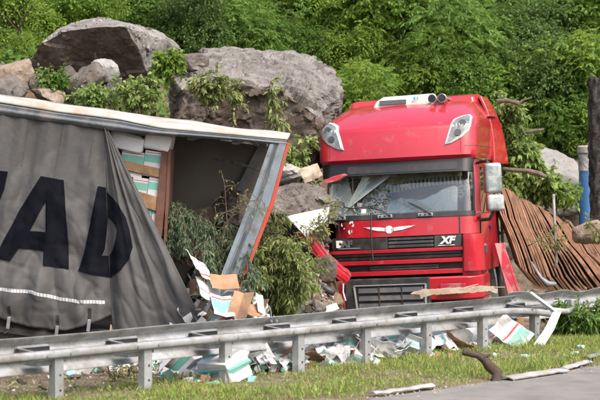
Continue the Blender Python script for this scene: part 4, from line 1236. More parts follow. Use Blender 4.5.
    for k in range(7):
        rr = random.Random(k); a = rr.uniform(0.02, 0.9)
        p = at(lerp(415, 493, a), lerp(294, 289, a), lerp(19.55, 20.25, a)) - o
        MB().bar(p + Vector((0, 0, 0.03)), p + Vector((rr.uniform(.12, .3), rr.uniform(.1, .3), rr.uniform(.02, .07))), 0.012, 0.008).build('splinter', M_cutwood, pk)
build_rail()

# ------------------------------------------------------------------ boulders and rubble
def facet(q):
    """planar chips: each cell a tilted flat"""
    p = noise.voronoi(q)[1][0]; rv = noise.noise_vector(p * 5.7)
    return rv.dot(q - p) * 1.1 + 0.15 * noise.noise(p * 3.3)
def rock_mesh(name, pts, L=0.10, amp=0.05, sc=2.5, seed=0, strata=0.0, sm=1):
    bm = bmesh.new()
    for p in pts: bm.verts.new(p)
    r = bmesh.ops.convex_hull(bm, input=bm.verts[:])
    bmesh.ops.delete(bm, geom=[v for v in bm.verts if not v.link_faces], context='VERTS')
    bmesh.ops.triangulate(bm, faces=bm.faces[:])
    for it in range(6):
        es = [e for e in bm.edges if e.calc_length() > L * 1.5]
        if not es: break
        bmesh.ops.subdivide_edges(bm, edges=es, cuts=1)
        bmesh.ops.triangulate(bm, faces=bm.faces[:])
    for i in range(sm):
        bmesh.ops.smooth_vert(bm, verts=bm.verts[:], factor=0.5, use_axis_x=True, use_axis_y=True, use_axis_z=True)
    bm.normal_update()
    off = Vector((seed * 7.3, seed * 3.1, seed * 1.7))
    new = []
    for v in bm.verts:
        q = v.co * sc + off
        d = amp * (1.5 * facet(q * 0.55) + 0.75 * facet(q * 1.5 + off) + 0.35 * facet(q * 3.6) + 0.22 * noise.fractal(q * 2.5, 1.0, 2.1, 4))
        if strata: d += strata * (abs(noise.noise(Vector((q.x * 0.55 + q.z * 0.6, q.y * 0.7, q.z * 3.2 - q.x * 0.9 + q.y * 2.4)))) * 1.6 - 0.5)
        new.append(v.co + v.normal * d)
    for v, c in zip(bm.verts, new): v.co = c
    me = bpy.data.meshes.new(name); bm.to_mesh(me); bm.free()
    return me
def boulder(name, pts, m, label, L=0.07, amp=0.05, sc=2.5, seed=1, strata=0.0, sm=1, cat='boulder', group=None, split=None):
    b = Vector((sum(p.x for p in pts) / len(pts), sum(p.y for p in pts) / len(pts), min(p.z for p in pts)))
    o = link(name, rock_mesh(name, [p - b for p in pts], L, amp, sc, seed, strata, sm), m)
    shade_auto(o, 24)
    if split:                                               # browner second stone on the selected faces, first material elsewhere
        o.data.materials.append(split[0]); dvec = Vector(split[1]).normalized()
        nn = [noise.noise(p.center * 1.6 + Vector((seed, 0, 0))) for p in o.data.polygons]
        if len(split) > 3:                                  # browner front faces lie below an edge line
            def is_browner(p, q):
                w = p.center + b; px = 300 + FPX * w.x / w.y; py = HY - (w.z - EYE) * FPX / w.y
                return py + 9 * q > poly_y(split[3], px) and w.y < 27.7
            o.data.polygons.foreach_set('material_index', [1 if is_browner(p, q) else 0 for p, q in zip(o.data.polygons, nn)])
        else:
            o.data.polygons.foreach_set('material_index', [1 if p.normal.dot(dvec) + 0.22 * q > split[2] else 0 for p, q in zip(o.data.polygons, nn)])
    o.location = b
    return tag(o, label, cat, group)
def prism_pts(front, back):
    return [at(*p) for p in front] + [at(*p) for p in back]
def build_boulders():
    # the angular block with the dark overhanging face
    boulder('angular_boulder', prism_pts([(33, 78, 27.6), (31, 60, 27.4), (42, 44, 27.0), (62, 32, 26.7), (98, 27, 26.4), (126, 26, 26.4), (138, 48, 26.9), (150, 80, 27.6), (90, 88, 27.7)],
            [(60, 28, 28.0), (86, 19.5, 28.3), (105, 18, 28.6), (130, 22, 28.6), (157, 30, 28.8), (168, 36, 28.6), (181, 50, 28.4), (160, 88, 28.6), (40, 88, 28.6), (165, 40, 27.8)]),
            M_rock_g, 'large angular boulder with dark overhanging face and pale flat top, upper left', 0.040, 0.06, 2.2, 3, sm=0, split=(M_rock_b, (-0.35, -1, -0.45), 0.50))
    # the biggest mass beside the cab
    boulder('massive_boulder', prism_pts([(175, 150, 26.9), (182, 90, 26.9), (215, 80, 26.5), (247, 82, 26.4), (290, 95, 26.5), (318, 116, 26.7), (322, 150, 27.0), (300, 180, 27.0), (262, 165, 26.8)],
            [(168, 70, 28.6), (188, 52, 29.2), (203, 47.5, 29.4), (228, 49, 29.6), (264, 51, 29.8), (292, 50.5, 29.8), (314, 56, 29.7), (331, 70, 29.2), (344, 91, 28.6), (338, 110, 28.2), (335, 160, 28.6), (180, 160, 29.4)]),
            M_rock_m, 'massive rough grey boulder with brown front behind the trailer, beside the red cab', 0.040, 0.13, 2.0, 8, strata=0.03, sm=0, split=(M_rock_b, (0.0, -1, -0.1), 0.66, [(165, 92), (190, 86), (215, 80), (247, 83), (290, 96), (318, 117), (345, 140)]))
    rnd = random.Random(12)
    def blob(name, px, py, Y, w, h, m, label, seed, n=14, flat=0.8, rot=0.0, amp=0.04, cat='boulder', group=None, L=0.05):
        r = random.Random(seed); c = at(px, py, Y); s = Y / FPX
        pts = []
        for i in range(n):
            th = r.uniform(0, 2 * math.pi); z = r.uniform(-1, 1); q = math.sqrt(1 - z * z) ** 0.6
            x, y = math.cos(th) * q, math.sin(th) * q
            X = x * math.cos(rot) - z * math.sin(rot); Z = x * math.sin(rot) + z * math.cos(rot)
            pts.append(c + Vector((X * w / 2 * s * 1.05, y * w / 2 * s * flat, Z * h / 2 * s * 1.1)))
        return boulder(name, pts, m, label, L, amp, 3.5, seed, sm=1, cat=cat, group=group)
    blob('boulder', 80, 79, 25.8, 50, 42, M_rock, 'rounded brownish boulder in front of the angular one above the trailer roof', 21, rot=0.4)
    blob('boulder', 104, 71, 26.2, 32, 24, M_rock_l, 'pale grey cube-like boulder leaning on the dark overhanging boulder', 22, rot=0.3)
    blob('boulder', 17, 74, 26.4, 46, 32, M_rock_t, 'tan flat-topped boulder at the left edge above the trailer roof', 23)
    blob('boulder', 46, 97, 25.2, 44, 18, M_rock_t, 'low reddish tan boulder just behind the trailer roof edge', 24)
    blob('boulder', 8, 92, 25.1, 40, 36, M_rock, 'dark grey slanted boulder at the far left above the trailer', 25, rot=-0.7)
    blob('boulder', 36, 86, 26.0, 26, 18, M_rock_b, 'small dark boulder wedged between the tan boulders', 26)
    blob('boulder', 186, 62, 27.6, 46, 22, M_rock, 'flat grey boulder between the angular and the massive boulder', 27)
    blob('boulder', 300, 205, 25.3, 86, 40, M_rock, 'flat grey slab of rock left of the broken windscreen', 28, amp=0.06, L=0.04, rot=-0.12)
    blob('boulder', 318, 196, 25.5, 40, 26, M_rock, 'jagged grey rock tucked against the crushed cab corner', 29)
    blob('boulder', 285, 175, 26.0, 40, 22, M_rock_l, 'pale rubble block right of the trailer corner post', 30)
    blob('boulder', 314, 298, 25.2, 60, 36, M_soilrock, 'brown clod of earth under the crushed cab corner', 31, amp=0.06, L=0.04, cat='clod')
    blob('boulder', 322, 268, 25.2, 30, 30, M_rock_b, 'dark rock lodged beneath the bent red strip', 32)
    blob('boulder', 454, 338, 20.6, 34, 19, M_rock, 'grey stone lying in the grass under the guard rail', 33, L=0.025, amp=0.025)
    blob('boulder', 589, 231, 27.4, 36, 30, M_rock_t, 'pinkish rock on top of the brown boards by the tree trunk', 34)
    blob('boulder', 350, 352, 21.5, 40, 18, M_soilrock, 'brown clump of soil among the litter under the rail', 35, L=0.03, cat='clod')
    blob('boulder', 236, 226, 23.3, 66, 70, M_rock_b, 'dark boulder inside the trailer end behind the branches', 36, amp=0.08)
    blob('boulder', 196, 236, 23.2, 56, 62, M_soilrock, 'heap of dark earth inside the open trailer', 37, amp=0.08, cat='earth heap')
    # tan broken log end
    r5 = random.Random(5); lp_ = []
    for i_ in range(9):
        c_ = at(lerp(302, 320, i_ / 8), lerp(177, 169, i_ / 8), lerp(25.5, 25.8, i_ / 8)); q_ = 0.10 + r5.uniform(-.02, .02)
        for a_ in range(7):
            lp_.append(c_ + Vector((-0.45 * math.cos(a_ * .9), math.sin(a_ * .9), math.cos(a_ * .9))) * q_ * r5.uniform(.8, 1.1))
    lb_ = at(312, 180, 25.7)
    lg = shade_auto(link('log', rock_mesh('log', [p - lb_ for p in lp_], 0.03, 0.012, 6, 5, sm=0), M_cutwood), 30); lg.location = lb_
    tag(lg, 'short tan log end in the rubble left of the sun visor', 'log')
    # scattered stones, shared meshes
    protos = [rock_mesh('stone', [Vector((r.gauss(0, .5), r.gauss(0, .5), r.gauss(0, .38))) for i in range(14)], 0.3, 0.10, 2, k) for k, r in ((k, random.Random(k + 70)) for k in range(8))]
    mats = [M_rock, M_rock_l, M_rock_t, M_rock_b]
    for k, me in enumerate(protos): me.materials.append(mats[k % 4])
    spots = []
    for i in range(60): spots.append((rnd.uniform(-0.55, 0.40), rnd.uniform(24.4, 27.3), rnd.uniform(0.06, 0.20), 'rubble slope between the trailer and the cab'))
    for i in range(34): spots.append((rnd.uniform(-4.6, -0.4), rnd.uniform(25.2, 27.0), rnd.uniform(0.06, 0.22), 'earth bank behind the trailer roof'))
    for i in range(26): spots.append((rnd.uniform(3.6, 6.5), rnd.uniform(30, 33.5), rnd.uniform(0.10, 0.35), 'bank behind the brown boards'))
    for i in range(24):
        t, s_ = rnd.uniform(-3, 7), rnd.uniform(-2.5, -0.5); p = RP0 + RDIR * t + RNRM * s_
        spots.append((p.x, p.y, rnd.uniform(0.03, 0.09), 'ground behind the guard rail'))
    for i, (x, y, s_, where) in enumerate(spots):
        o = bpy.data.objects.new('stone', protos[i % 8]); C.objects.link(o)
        o.location = (x, y, gh(x, y) + s_ * 0.25); o.scale = (s_, s_, s_ * rnd.uniform(0.6, 1.0)); o.rotation_euler = (rnd.uniform(-.5, .5), rnd.uniform(-.5, .5), rnd.uniform(0, 6.3))
        tag(o, 'small angular stone lying loose on the ' + where, 'stone', 'stones on the ' + where)
    # fine gravel, uncountable
    n = 5200; rg = np.random.default_rng(4)
    base = np.array([[1, 0, 0], [0, 1, 0], [-1, 0, 0], [0, -1, 0], [0, 0, 1], [0, 0, -1.0]])
    tri = np.array([[0, 1, 4], [1, 2, 4], [2, 3, 4], [3, 0, 4], [1, 0, 5], [2, 1, 5], [3, 2, 5], [0, 3, 5]])
    V = []
    for i in range(n):
        q = rg.random()
        if q < 0.45: x, y, s_ = rg.uniform(-0.9, 0.5), rg.uniform(23.4, 27.4), rg.uniform(0.012, 0.05)
        elif q < 0.62: x, y, s_ = rg.uniform(-5, -0.2), rg.uniform(24.8, 27.0), rg.uniform(0.015, 0.05)
        elif q < 0.80:
            p = RP0 + RDIR * rg.uniform(-4, 8) + RNRM * rg.uniform(-3, -0.4); x, y, s_ = p.x, p.y, rg.uniform(0.008, 0.025)
        else:
            p = RP0 + RDIR * rg.uniform(-2, 9) + RNRM * (2.05 + rg.normal(0, 0.10)); x, y, s_ = p.x, p.y, rg.uniform(0.006, 0.022)
        a = rg.uniform(0, 6.28); c, s2 = math.cos(a), math.sin(a)
        b = (base + rg.normal(0, 0.28, (6, 3))) * s_ * rg.uniform(0.5, 1.1, (1, 3))
        qr = np.linalg.qr(rg.normal(0, 1, (3, 3)))[0]; b = b @ qr
        b = np.stack([b[:, 0] * c - b[:, 1] * s2, b[:, 0] * s2 + b[:, 1] * c, b[:, 2]], 1)
        b += np.array([x, y, max(gh(x, y), 0.012 if rail_st(x, y)[1] > 0 else -9) + s_ * 0.15])
        V.append(b[tri])
    me = quads_mesh('gravel', np.concatenate(V), M_gravel, 3)
    tag(link('gravel', me, None), 'loose gravel and crumbs of earth', None, None, 'stuff')
M_soilrock = rock_mat('earth_clod', (0.17, 0.115, 0.078), (0.09, 0.062, 0.045), (0.24, 0.18, 0.13))
M_gravel = mat('gravel_stone', (0.24, 0.21, 0.18), 0.95, island=0.5, spec=0.1)
build_boulders()

# ------------------------------------------------------------------ stack of bent boards behind the cab
def build_boards():
    rnd = random.Random(9)
    n = 43
    root = empty('board_stack', at(555, 300, 28.0))
    tag(root, 'stack of bent rust-brown boards leaning behind the red cab', 'boards')
    o = root.location
    for k in range(n):
        tx = 492 + 2.75 * k + rnd.uniform(-0.4, 0.4) + (2 if 20 < k < 25 else 0); ty = 183 + 1.53 * k + 1.3 * math.sin(k * 0.8) - (3 if k in (17, 18, 28) else 0)
        Y = 27.55 + 0.025 * k
        A = at(tx, ty, Y); sl = 1.5 + 1.9 * max(0, 1 - k / 18.0); B = at(tx + 28 / sl, ty + 30, Y - 0.02); D = at(tx + 28 / sl + max(6, 251 - ty) / (sl * 0.98), min(ty + 85, 281 - 0.3 * k + rnd.uniform(-2, 2)), Y - 0.06); E = D + Vector((0.24, 0.2, -0.28)); 
        cv = [A, B, D, E]
        def prof(q):
            if q < 0.4: t = q / 0.4; return A.lerp(B, t) + Vector((0.012 * math.sin(t * 3.14), 0, 0))
            if q < 0.8: t = (q - 0.4) / 0.4; return B.lerp(D, t) + Vector((0.02 * math.sin(t * 3.14), 0, 0))
            return D.lerp(E, (q - 0.8) / 0.2)
        dv = Vector((0.02, 1.0, 0.05))
        th = rnd.choice((0.024, 0.029, 0.035))
        mb = MB()
        N_ = 10
        tang = (D - A).normalized(); nr = Vector((tang.z, 0, -tang.x)) * -1
        if nr.x < 0: nr = -nr
        vv = []
        for i in range(N_ + 1):
            p = prof(i / N_) - o
            w = rnd.uniform(-0.0015, 0.0015)
            for a, b in ((0, 0), (th, 0), (th, 1), (0, 1)):
                vv.append(p + nr * (a + w) + dv * b * 0.9)
        ff = []
        for i in range(N_):
            for j in range(4):
                ff.append((i*4+j, i*4+(j+1) % 4, (i+1)*4+(j+1) % 4, (i+1)*4+j))
        ff += [(3, 2, 1, 0), tuple(N_*4+j for j in range(4))]
        mb.add(vv, ff)
        b = mb.build('board', M_board if rnd.random() < 0.72 else M_board2, root)
        # pale upper face on some boards
        if k in (8, 9, 10, 14, 26, 27, 32, 33, 36, 37, 40):
            f = MB(); fv = []
            for i in range(N_ - 3):
                p = prof(i / N_) - o
                fv += [p + nr * (th + 0.006) + dv * 0.012, p + nr * (th + 0.006) + dv * 0.88]
            f.add(fv, [(2*i, 2*i+2, 2*i+3, 2*i+1) for i in range(N_ - 4)])
            f.build('pale_facing', M_boardface, b)
    # dark backing pieces below and the loose corner
    pass
    # steel stake in front
    st = MB().tube([at(553.5, 194, 27.2), at(555, 230, 27.15), at(556.5, 262, 27.1), at(555, 268, 27.1)], 0.024, 8).build('steel_stake', M_steel_d, smooth=True)
    tag(st, 'thin upright grey steel stake in front of the brown boards', 'stake')
    cl = MB().tube([at(531, 262, 27.0), at(541, 278, 26.95), at(548, 284, 26.9), at(556, 284, 26.9)], [0.018, 0.03, 0.05, 0.03], 8).build('bent_pipe', M_steel_d, smooth=True)
    tag(cl, 'short bent dark pipe at the foot of the brown boards', 'pipe')
    # red skirt fallen against the boards
    sk = empty('red_side_skirt', at(520, 310, 26.6))
    tag(sk, 'long red sheet-metal strip leaning beside the front wheel of the cab', 'metal strip')
    o = sk.location
    a = [at(494.5, 243, 26.9), at(502, 243, 26.9), at(508, 262, 26.7), at(522, 300, 26.5), at(526, 316, 26.45), at(514, 316, 26.45), at(501, 268, 26.7)]
    MB().slab([p - o for p in a], (0.04, 0.05, 0)).build('skirt_panel', M_red2, sk, bevel=0.008)
    MB().slab([a[1] - o, a[2] - o, a[3] - o, a[3] - o + Vector((0.03, 0.18, 0)), a[2] - o + Vector((0.03, 0.18, 0)), a[1] - o + Vector((0.02, 0.15, 0))], (0.006, 0, 0.01)).build('skirt_flange', M_red2, sk)
build_boards()

# ------------------------------------------------------------------ torn pieces around the crushed corner of the cab
def build_fragments():
    # long red strip, diagonal
    s = empty('bent_red_strip', at(342, 280, 25.6))
    tag(s, 'bent red bumper strip hanging diagonally from the crushed corner of the cab', 'metal strip')
    o = s.location
    c = [at(297, 231, 25.0), at(308, 240, 25.1), at(324, 258, 25.25), at(340, 275, 25.4), at(347, 281, 25.5)]
    def sf(a, b):
        i = min(3, int(a * 4)); p = c[i].lerp(c[i + 1], a * 4 - i)
        return p - o + Vector((-0.045, -0.02, -0.06)) * (b - 0.5) * 2 + Vector((0, -0.02 if 0.3 < b < 0.7 else 0, 0)) + Vector((0.01, 0, 0.012)) * math.sin(a * 9)
    MB().sheet(sf, 24, 6, 0.02).build('strip_face', M_red, s)
    def sf2(a, b):
        return sf(a, 0.0) + Vector((0.02, 0.12 * b, 0.05 * b))
    MB().sheet(sf2, 24, 2, 0.008).build('strip_flange', M_red2, s, smooth=True)
    # white panel on the rubble
    w = empty('white_sheet_metal', at(308, 238, 24.9))
    tag(w, 'creased white panel lying on the rubble left of the grille', 'panel')
    o = w.location
    q = [at(286.5, 217, 24.9), at(329, 208, 25.3), at(327, 222, 25.1), at(306, 238, 24.75)]
    def wf(a, b):
        p = q[0].lerp(q[1], a).lerp(q[3].lerp(q[2], a), b)
        return p - o + Vector((0, 0, 0.03 * math.sin(a * 3) * b))
    MB().sheet(wf, 10, 6, 0.02).build('panel_skin', M_paper, w)
    sh = empty('red_shard', at(333, 180, 25.6))
    tag(sh, 'pointed red plastic shard sticking out under the sun visor', 'fragment')
    o = sh.location
    MB().slab([at(x, y, 25.6) - o for x, y in ((321, 182), (331, 177), (342, 174), (345, 175.5), (337, 181), (327, 183.5))], (0.05, 0.06, 0.01)).build('shard_body', M_red2, sh, bevel=0.006)
    # small bits of black plastic under the corner
    pl = MB().tube([at(318, 284, 25.0), at(326, 289, 24.95), at(334, 293, 24.9)], [0.04, 0.055, 0.05], 8).build('black_hose', M_dgrey, smooth=True)
    tag(pl, 'piece of grey hose on the brown earth below the crushed corner', 'hose')
build_fragments()

# ------------------------------------------------------------------ spilled cartons, bottles, cardboard, paper
def frame(x, y, z, rz=0, rx=0, ry=0):
    return Matrix.Translation((x, y, z)) @ Matrix.Rotation(rz, 4, 'Z') @ Matrix.Rotation(rx, 4, 'X') @ Matrix.Rotation(ry, 4, 'Y')
def pile(x, y):
    """litter heap on top of the ground: high below the trailer opening, thin further right"""
    z = 0.75 * math.exp(-((x + 1.30) / 0.55) ** 2 - ((y - 21.9) / 0.8) ** 2)
    z += 0.30 * math.exp(-((x + 0.65) / 0.7) ** 2 - ((y - 21.8) / 0.8) ** 2)
    t, s_ = rail_st(x, y)
    z += 0.10 * math.exp(-((t - 2.6) / 1.8) ** 2 - ((s_ + 1.2) / 0.9) ** 2)
    return z
def bent_sheet(name, w, h, m, seed, fold=0.5, th=0.004, stripe=None, n=12, crumple=0.05):
    rnd = random.Random(seed); fl = rnd.uniform(0.3, 0.7); a1 = rnd.uniform(0.3, 1.2) * fold; cu = rnd.uniform(-0.6, 0.6) * fold
    def fn(a, b):
        x = (a - fl) * w; z = 0
        if x > 0: x, z = x * math.cos(a1), x * math.sin(a1)
        y = (b - 0.5) * h
        return Vector((x, y, z + cu * y * y / h + crumple * w * (noise.noise(Vector((a * 3 + seed, b * 3, 0))) + 0.9 * abs(noise.noise(Vector((a * 5 + seed, b * 4 + a * 2, 3)))))))
    mb = MB().sheet(fn, n, n, th)
    root = mb.build(name, m)
    if stripe:
        for (b0, b1, mm) in stripe:
            def g(a, b): return fn(lerp(0.02, 0.98, a), lerp(b0, b1, b)) + Vector((0, 0, 0.003))
            MB().sheet(g, n, 2, 0.001).build('printed_band', mm, root)
            def g2(a, b): return fn(lerp(0.98, 0.02, a), lerp(b0, b1, b)) - Vector((0, 0, th + 0.003))
            MB().sheet(g2, n, 2, 0.001).build('printed_band', mm, root)
    return root
def open_box(name, size, m, seed, mats=None):
    """open carton: four walls, floor, four flaps; each a part"""
    rnd = random.Random(seed); sx, sy, sz = size
    o = empty(name)
    th = 0.005
    MB().box((0, 0, th / 2), (sx, sy, th)).build('box_floor', m, o)
    for nm, c, d in (('box_wall', (0, -sy / 2, sz / 2), (sx, th, sz)), ('box_wall', (0, sy / 2, sz / 2), (sx, th, sz)), ('box_wall', (-sx / 2, 0, sz / 2), (th, sy, sz)), ('box_wall', (sx / 2, 0, sz / 2), (th, sy, sz))):
        w = MB().box(c, d).build(nm, m, o)
        if mats:
            e = 0.003
            MB().box((c[0], c[1], sz * 0.38), (d[0] + e if d[0] > th else d[0] + 2 * e, d[1] + e if d[1] > th else d[1] + 2 * e, sz * 0.34)).build('printed_band', mats, w)
    for ax in range(4):
        a = rnd.uniform(30, 150)
        s_ = 1 if ax % 2 else -1
        if ax < 2:
            M = Matrix.Translation((0, s_ * sy / 2, sz)) @ Matrix.Rotation(R(a) * s_ * -1 * -1, 4, 'X')
            f = MB().box((0, 0, 0), (sx * 0.98, th, sy * 0.45)).build('flap', m, o)
        else:
            M = Matrix.Translation((s_ * sx / 2, 0, sz)) @ Matrix.Rotation(R(a) * s_, 4, 'Y')
            f = MB().box((0, 0, 0), (th, sy * 0.98, sx * 0.35)).build('flap', m, o)
        h = (sy * 0.225 if ax < 2 else sx * 0.175)
        f.matrix_local = M @ Matrix.Translation((0, 0, h))
    return o
def make_bottle(seed):
    rnd = random.Random(seed)
    h = rnd.uniform(0.13, 0.2); r = rnd.uniform(0.026, 0.036)
    b = shade_auto(MB().lathe((0, 0, 0), (0, 0, 1), [(0, r * .9), (0.006, r), (h * .72, r), (h * .80, r * .6), (h * .82, r * .5)], 12).build('bottle', M_bottle))
    shade_auto(MB().lathe((0, 0, h * .82), (0, 0, 1), [(0, r * .62), (h * .2, r * .58), (h * .205, r * .3)], 10).build('cap', M_teal, b))
    MB().lathe((0, 0, h * .2), (0, 0, 1), [(0, r * 1.015), (h * .38, r * 1.015)], 12).build('printed_band', M_redline if seed == 2 else M_teal, b)
    return b
def build_litter():
    rnd = random.Random(77)
    # ---- recognisable pieces
    def put(o, px, py, Y, rz=0, rx=0, ry=0, label=None, cat='carton', group=None):
        p = at(px, py, Y); o.matrix_world = frame(p.x, p.y, p.z, rz, rx, ry)
        return tag(o, label, cat, group)
    put(bent_sheet('white_carton_sheet', 0.42, 0.40, M_paper, 3, 0.4, stripe=[(0.12, 0.18, M_redline), (0.8, 0.84, M_purple)]), 197, 266, 20.9, 0.5, R(36), R(48), 'flattened white carton with red lines sliding down beside the torn flap', 'carton sheet')
    put(bent_sheet('white_carton_sheet', 0.42, 0.34, M_paper, 4, 0.3, stripe=[(0.4, 0.44, M_redline)]), 207, 291, 20.8, 0.4, R(44), R(36), 'crumpled white carton wall below the flattened one by the flap', 'carton sheet')
    put(bent_sheet('teal_carton_sheet', 0.30, 0.32, M_carton, 6, 0.6, stripe=[(0.15, 0.75, M_teal), (0.8, 0.86, M_redline)]), 224, 307, 20.7, 0.3, R(48), R(26), 'upright white carton side with broad teal print behind the rail', 'carton sheet')
    put(bent_sheet('cardboard_sheet', 0.36, 0.26, M_card, 7, 0.7), 222, 283, 20.9, 0.25, R(40), R(12), 'large brown cardboard flap on top of the spilled heap', 'cardboard')
    put(bent_sheet('cardboard_sheet', 0.30, 0.36, M_card, 8, 0.8), 240, 305, 20.7, -0.5, R(58), R(38), 'brown cardboard panel sloping down the right of the heap', 'cardboard')
    put(bent_sheet('cardboard_sheet', 0.24, 0.22, M_card, 9, 0.5), 250, 309, 20.8, 0.3, R(40), R(30), 'small brown cardboard piece below the drooping branches', 'cardboard')
    put(bent_sheet('white_carton_sheet', 0.16, 0.26, M_paper, 10, 0.4), 260, 304, 20.9, 0.3, R(62), R(50), 'narrow white sheet standing under the drooping branches', 'carton sheet')
    put(bent_sheet('white_carton_sheet', 0.24, 0.16, M_paper, 11, 0.2), 330, 309, 24.6, 0.3, R(30), R(-15), 'white paper scrap on the brown earth below the crushed corner', 'paper')
    put(open_box('cardboard_box', (0.28, 0.24, 0.2), M_card, 2), 72 + 4 + 142, 362, 18.9, 0.5, 0.2, 0.1, 'open brown cardboard box on the ground behind the rail below the flap', 'box')
    # carton pair lying open at the right end of the verge
    put(open_box('white_carton', (0.62, 0.30, 0.20), M_carton, 5, M_teal), 455, 337, 21.0, R(46), R(-8), R(6), 'long white and teal carton lying behind the rail at the right')
    put(bent_sheet('white_carton_sheet', 0.50, 0.42, M_paper, 12, 0.5, stripe=[(0.05, 0.10, M_redline)]), 478, 333, 20.8, R(40), R(30), R(-10), 'wide white carton lid bent over the long carton', 'carton sheet')
    put(bent_sheet('white_carton_sheet', 0.34, 0.46, M_carton, 14, 0.7, stripe=[(0.12, 0.42, M_teal), (0.5, 0.56, M_redline)]), 508, 338, 20.35, R(62), R(32), R(-20), 'folded white, teal and red carton sheet in the grass beside the peeled strip', 'carton sheet')
    put(bent_sheet('cardboard_sheet', 0.16, 0.40, M_card, 15, 0.2), 521, 330, 21.0, R(20), R(75), 0, 'brown cardboard strip upright behind the white carton sheet', 'cardboard')
    put(bent_sheet('cardboard_sheet', 0.12, 0.34, M_card, 16, 0.2), 409, 338, 20.6, R(20), R(70), R(-10), 'narrow brown cardboard tongue upright in the litter under the rail', 'cardboard')
    put(bent_sheet('white_carton_sheet', 0.50, 0.34, M_paper, 17, 0.2), 284, 349, 19.6, R(30), R(48), 0, 'large white paper bag with dark edge under the rail near its middle', 'paper bag')
    put(bent_sheet('white_carton_sheet', 0.30, 0.30, M_paper, 18, 0.5, stripe=[(0.0, 0.10, M_purple)]), 272, 346, 19.4, R(40), R(40), R(10), 'crumpled white wrapper beside the large white paper bag', 'wrapper')
    put(bent_sheet('white_carton_sheet', 0.70, 0.42, M_paper, 19, 0.2, stripe=[(0.1, 0.35, M_teal)]), 388, 350, 19.8, R(40), R(28), 0, 'broad white sheet printed with teal patches under the rail', 'carton sheet')
    put(open_box('cardboard_box', (0.30, 0.22, 0.14), M_card, 8), 245, 352, 19.3, 0.3, 0.1, 0.2, 'torn brown cardboard tray with bottles under the rail', 'box')
    # ---- spread of cartons, bottles, boards and papers
    spots = []
    def rail_pt(t, s_):
        p = RP0 + RDIR * t + RNRM * s_; return p.x, p.y
    for i in range(104):
        if i < 14: x, y = rnd.gauss(-0.85, 0.26), rnd.uniform(21.5, 22.5)
        else: x, y = rail_pt(rnd.uniform(1.2, 5.2), rnd.choice((rnd.uniform(-0.7, -0.12), rnd.uniform(-2.2, -0.4))))
        spots.append((x, y))
    for i, (x, y) in enumerate(spots):
        z = gh(x, y) + pile(x, y)
        w = rnd.uniform(0.18, 0.46) if i < 62 else rnd.uniform(0.08, 0.22)
        where = 'heap below the open trailer' if i < 14 else 'litter behind the guard rail'
        if i % 3 == 0:
            striped_carton('carton', frame(x, y, z + 0.01, rnd.uniform(0, 6), rnd.uniform(-.5, .5), rnd.uniform(-.5, .5)), (w, w * .7, w * .55), i, (0.42, 0.66), 'small closed white and teal carton tumbled in the ' + where, 'closed cartons in the ' + where, red=i % 2 == 0, crush_amt=0.10)
        elif i % 3 == 1:
            o = open_box('open_carton', (w, w * .75, w * .5), M_carton, i, M_teal); o.matrix_world = frame(x, y, z + 0.04, rnd.uniform(0, 6), rnd.uniform(-.9, .9), rnd.uniform(-.9, .9))
            tag(o, 'burst white and teal carton with loose flaps in the ' + where, 'carton', 'burst cartons in the ' + where)
        else:
            o = bent_sheet('cardboard_sheet', w, w * 1.2, M_card, i, 0.8); o.matrix_world = frame(x, y, z + 0.06, rnd.uniform(0, 6), rnd.uniform(-.7, .7), rnd.uniform(-.7, .7))
            tag(o, 'torn piece of brown cardboard in the ' + where, 'cardboard', 'cardboard pieces in the ' + where)
    papers = [bent_sheet('paper_sheet', 0.30, 0.24, M_paper, 60 + k, 1.1, 0.002, n=8, crumple=0.09, stripe=[(0.1, 0.4, M_teal)] if k % 2 and k > 1 else None) for k in range(6)]
    pspots = [(rail_pt(rnd.uniform(1.25, 5.4), rnd.choice((rnd.uniform(-0.8, -0.05), rnd.uniform(-2.4, -0.3))))) for i in range(150)] + [(rnd.gauss(-0.85, 0.3), rnd.uniform(21.4, 22.4)) for i in range(26)] + [(rnd.uniform(-0.9, -0.25), rnd.uniform(21.2, 22.2)) for i in range(24)] + [rail_pt(rnd.uniform(1.3, 5.2), rnd.uniform(-0.75, -0.04)) for i in range(80)]
    for i, (x, y) in enumerate(pspots):
        o = papers[i] if i < 6 else copy_tree(papers[i % 6])
        s_ = rnd.choice((rnd.uniform(0.35, 0.8), rnd.uniform(0.5, 0.9), rnd.uniform(0.9, 1.5))) if i < 200 else rnd.uniform(0.35, 0.95)
        o.matrix_world = frame(x, y, gh(x, y) + pile(x, y) + rnd.uniform(0.02, 0.10) + (0.06 if i >= 200 else 0), rnd.uniform(0, 6.3), rnd.uniform(-.9, .9), rnd.uniform(-.9, .9)) @ Matrix.Scale(s_, 4)
        where = 'litter behind the guard rail' if i < 150 or i >= 200 else 'heap below the open trailer'
        kind = 'crumpled white paper sheet' if i % 6 in (0, 1, 2, 4) else 'crumpled teal-printed paper sheet'
        tag(o, kind + ' scattered in the ' + where, 'paper', kind + 's in the ' + where)
    bottles = [make_bottle(k) for k in range(4)]
    bspots = [(rail_pt(rnd.uniform(1.0, 5.4), rnd.uniform(-1.4, -0.12))) for i in range(64)]
    for i, (x, y) in enumerate(bspots):
        o = bottles[i] if i < 4 else copy_tree(bottles[i % 4])
        o.matrix_world = frame(x, y, gh(x, y) + 0.035 + pile(x, y) * 0.7, rnd.uniform(0, 6.3), R(90) + rnd.uniform(-.3, .3), rnd.uniform(0, 3))
        kind = 'white bottle with teal cap and %s band' % ('teal' if i % 4 != 2 else 'red')
        tag(o, kind + ' lying in the litter behind the guard rail', 'bottle', ('teal' if i % 4 != 2 else 'red') + '-banded bottles in the litter')
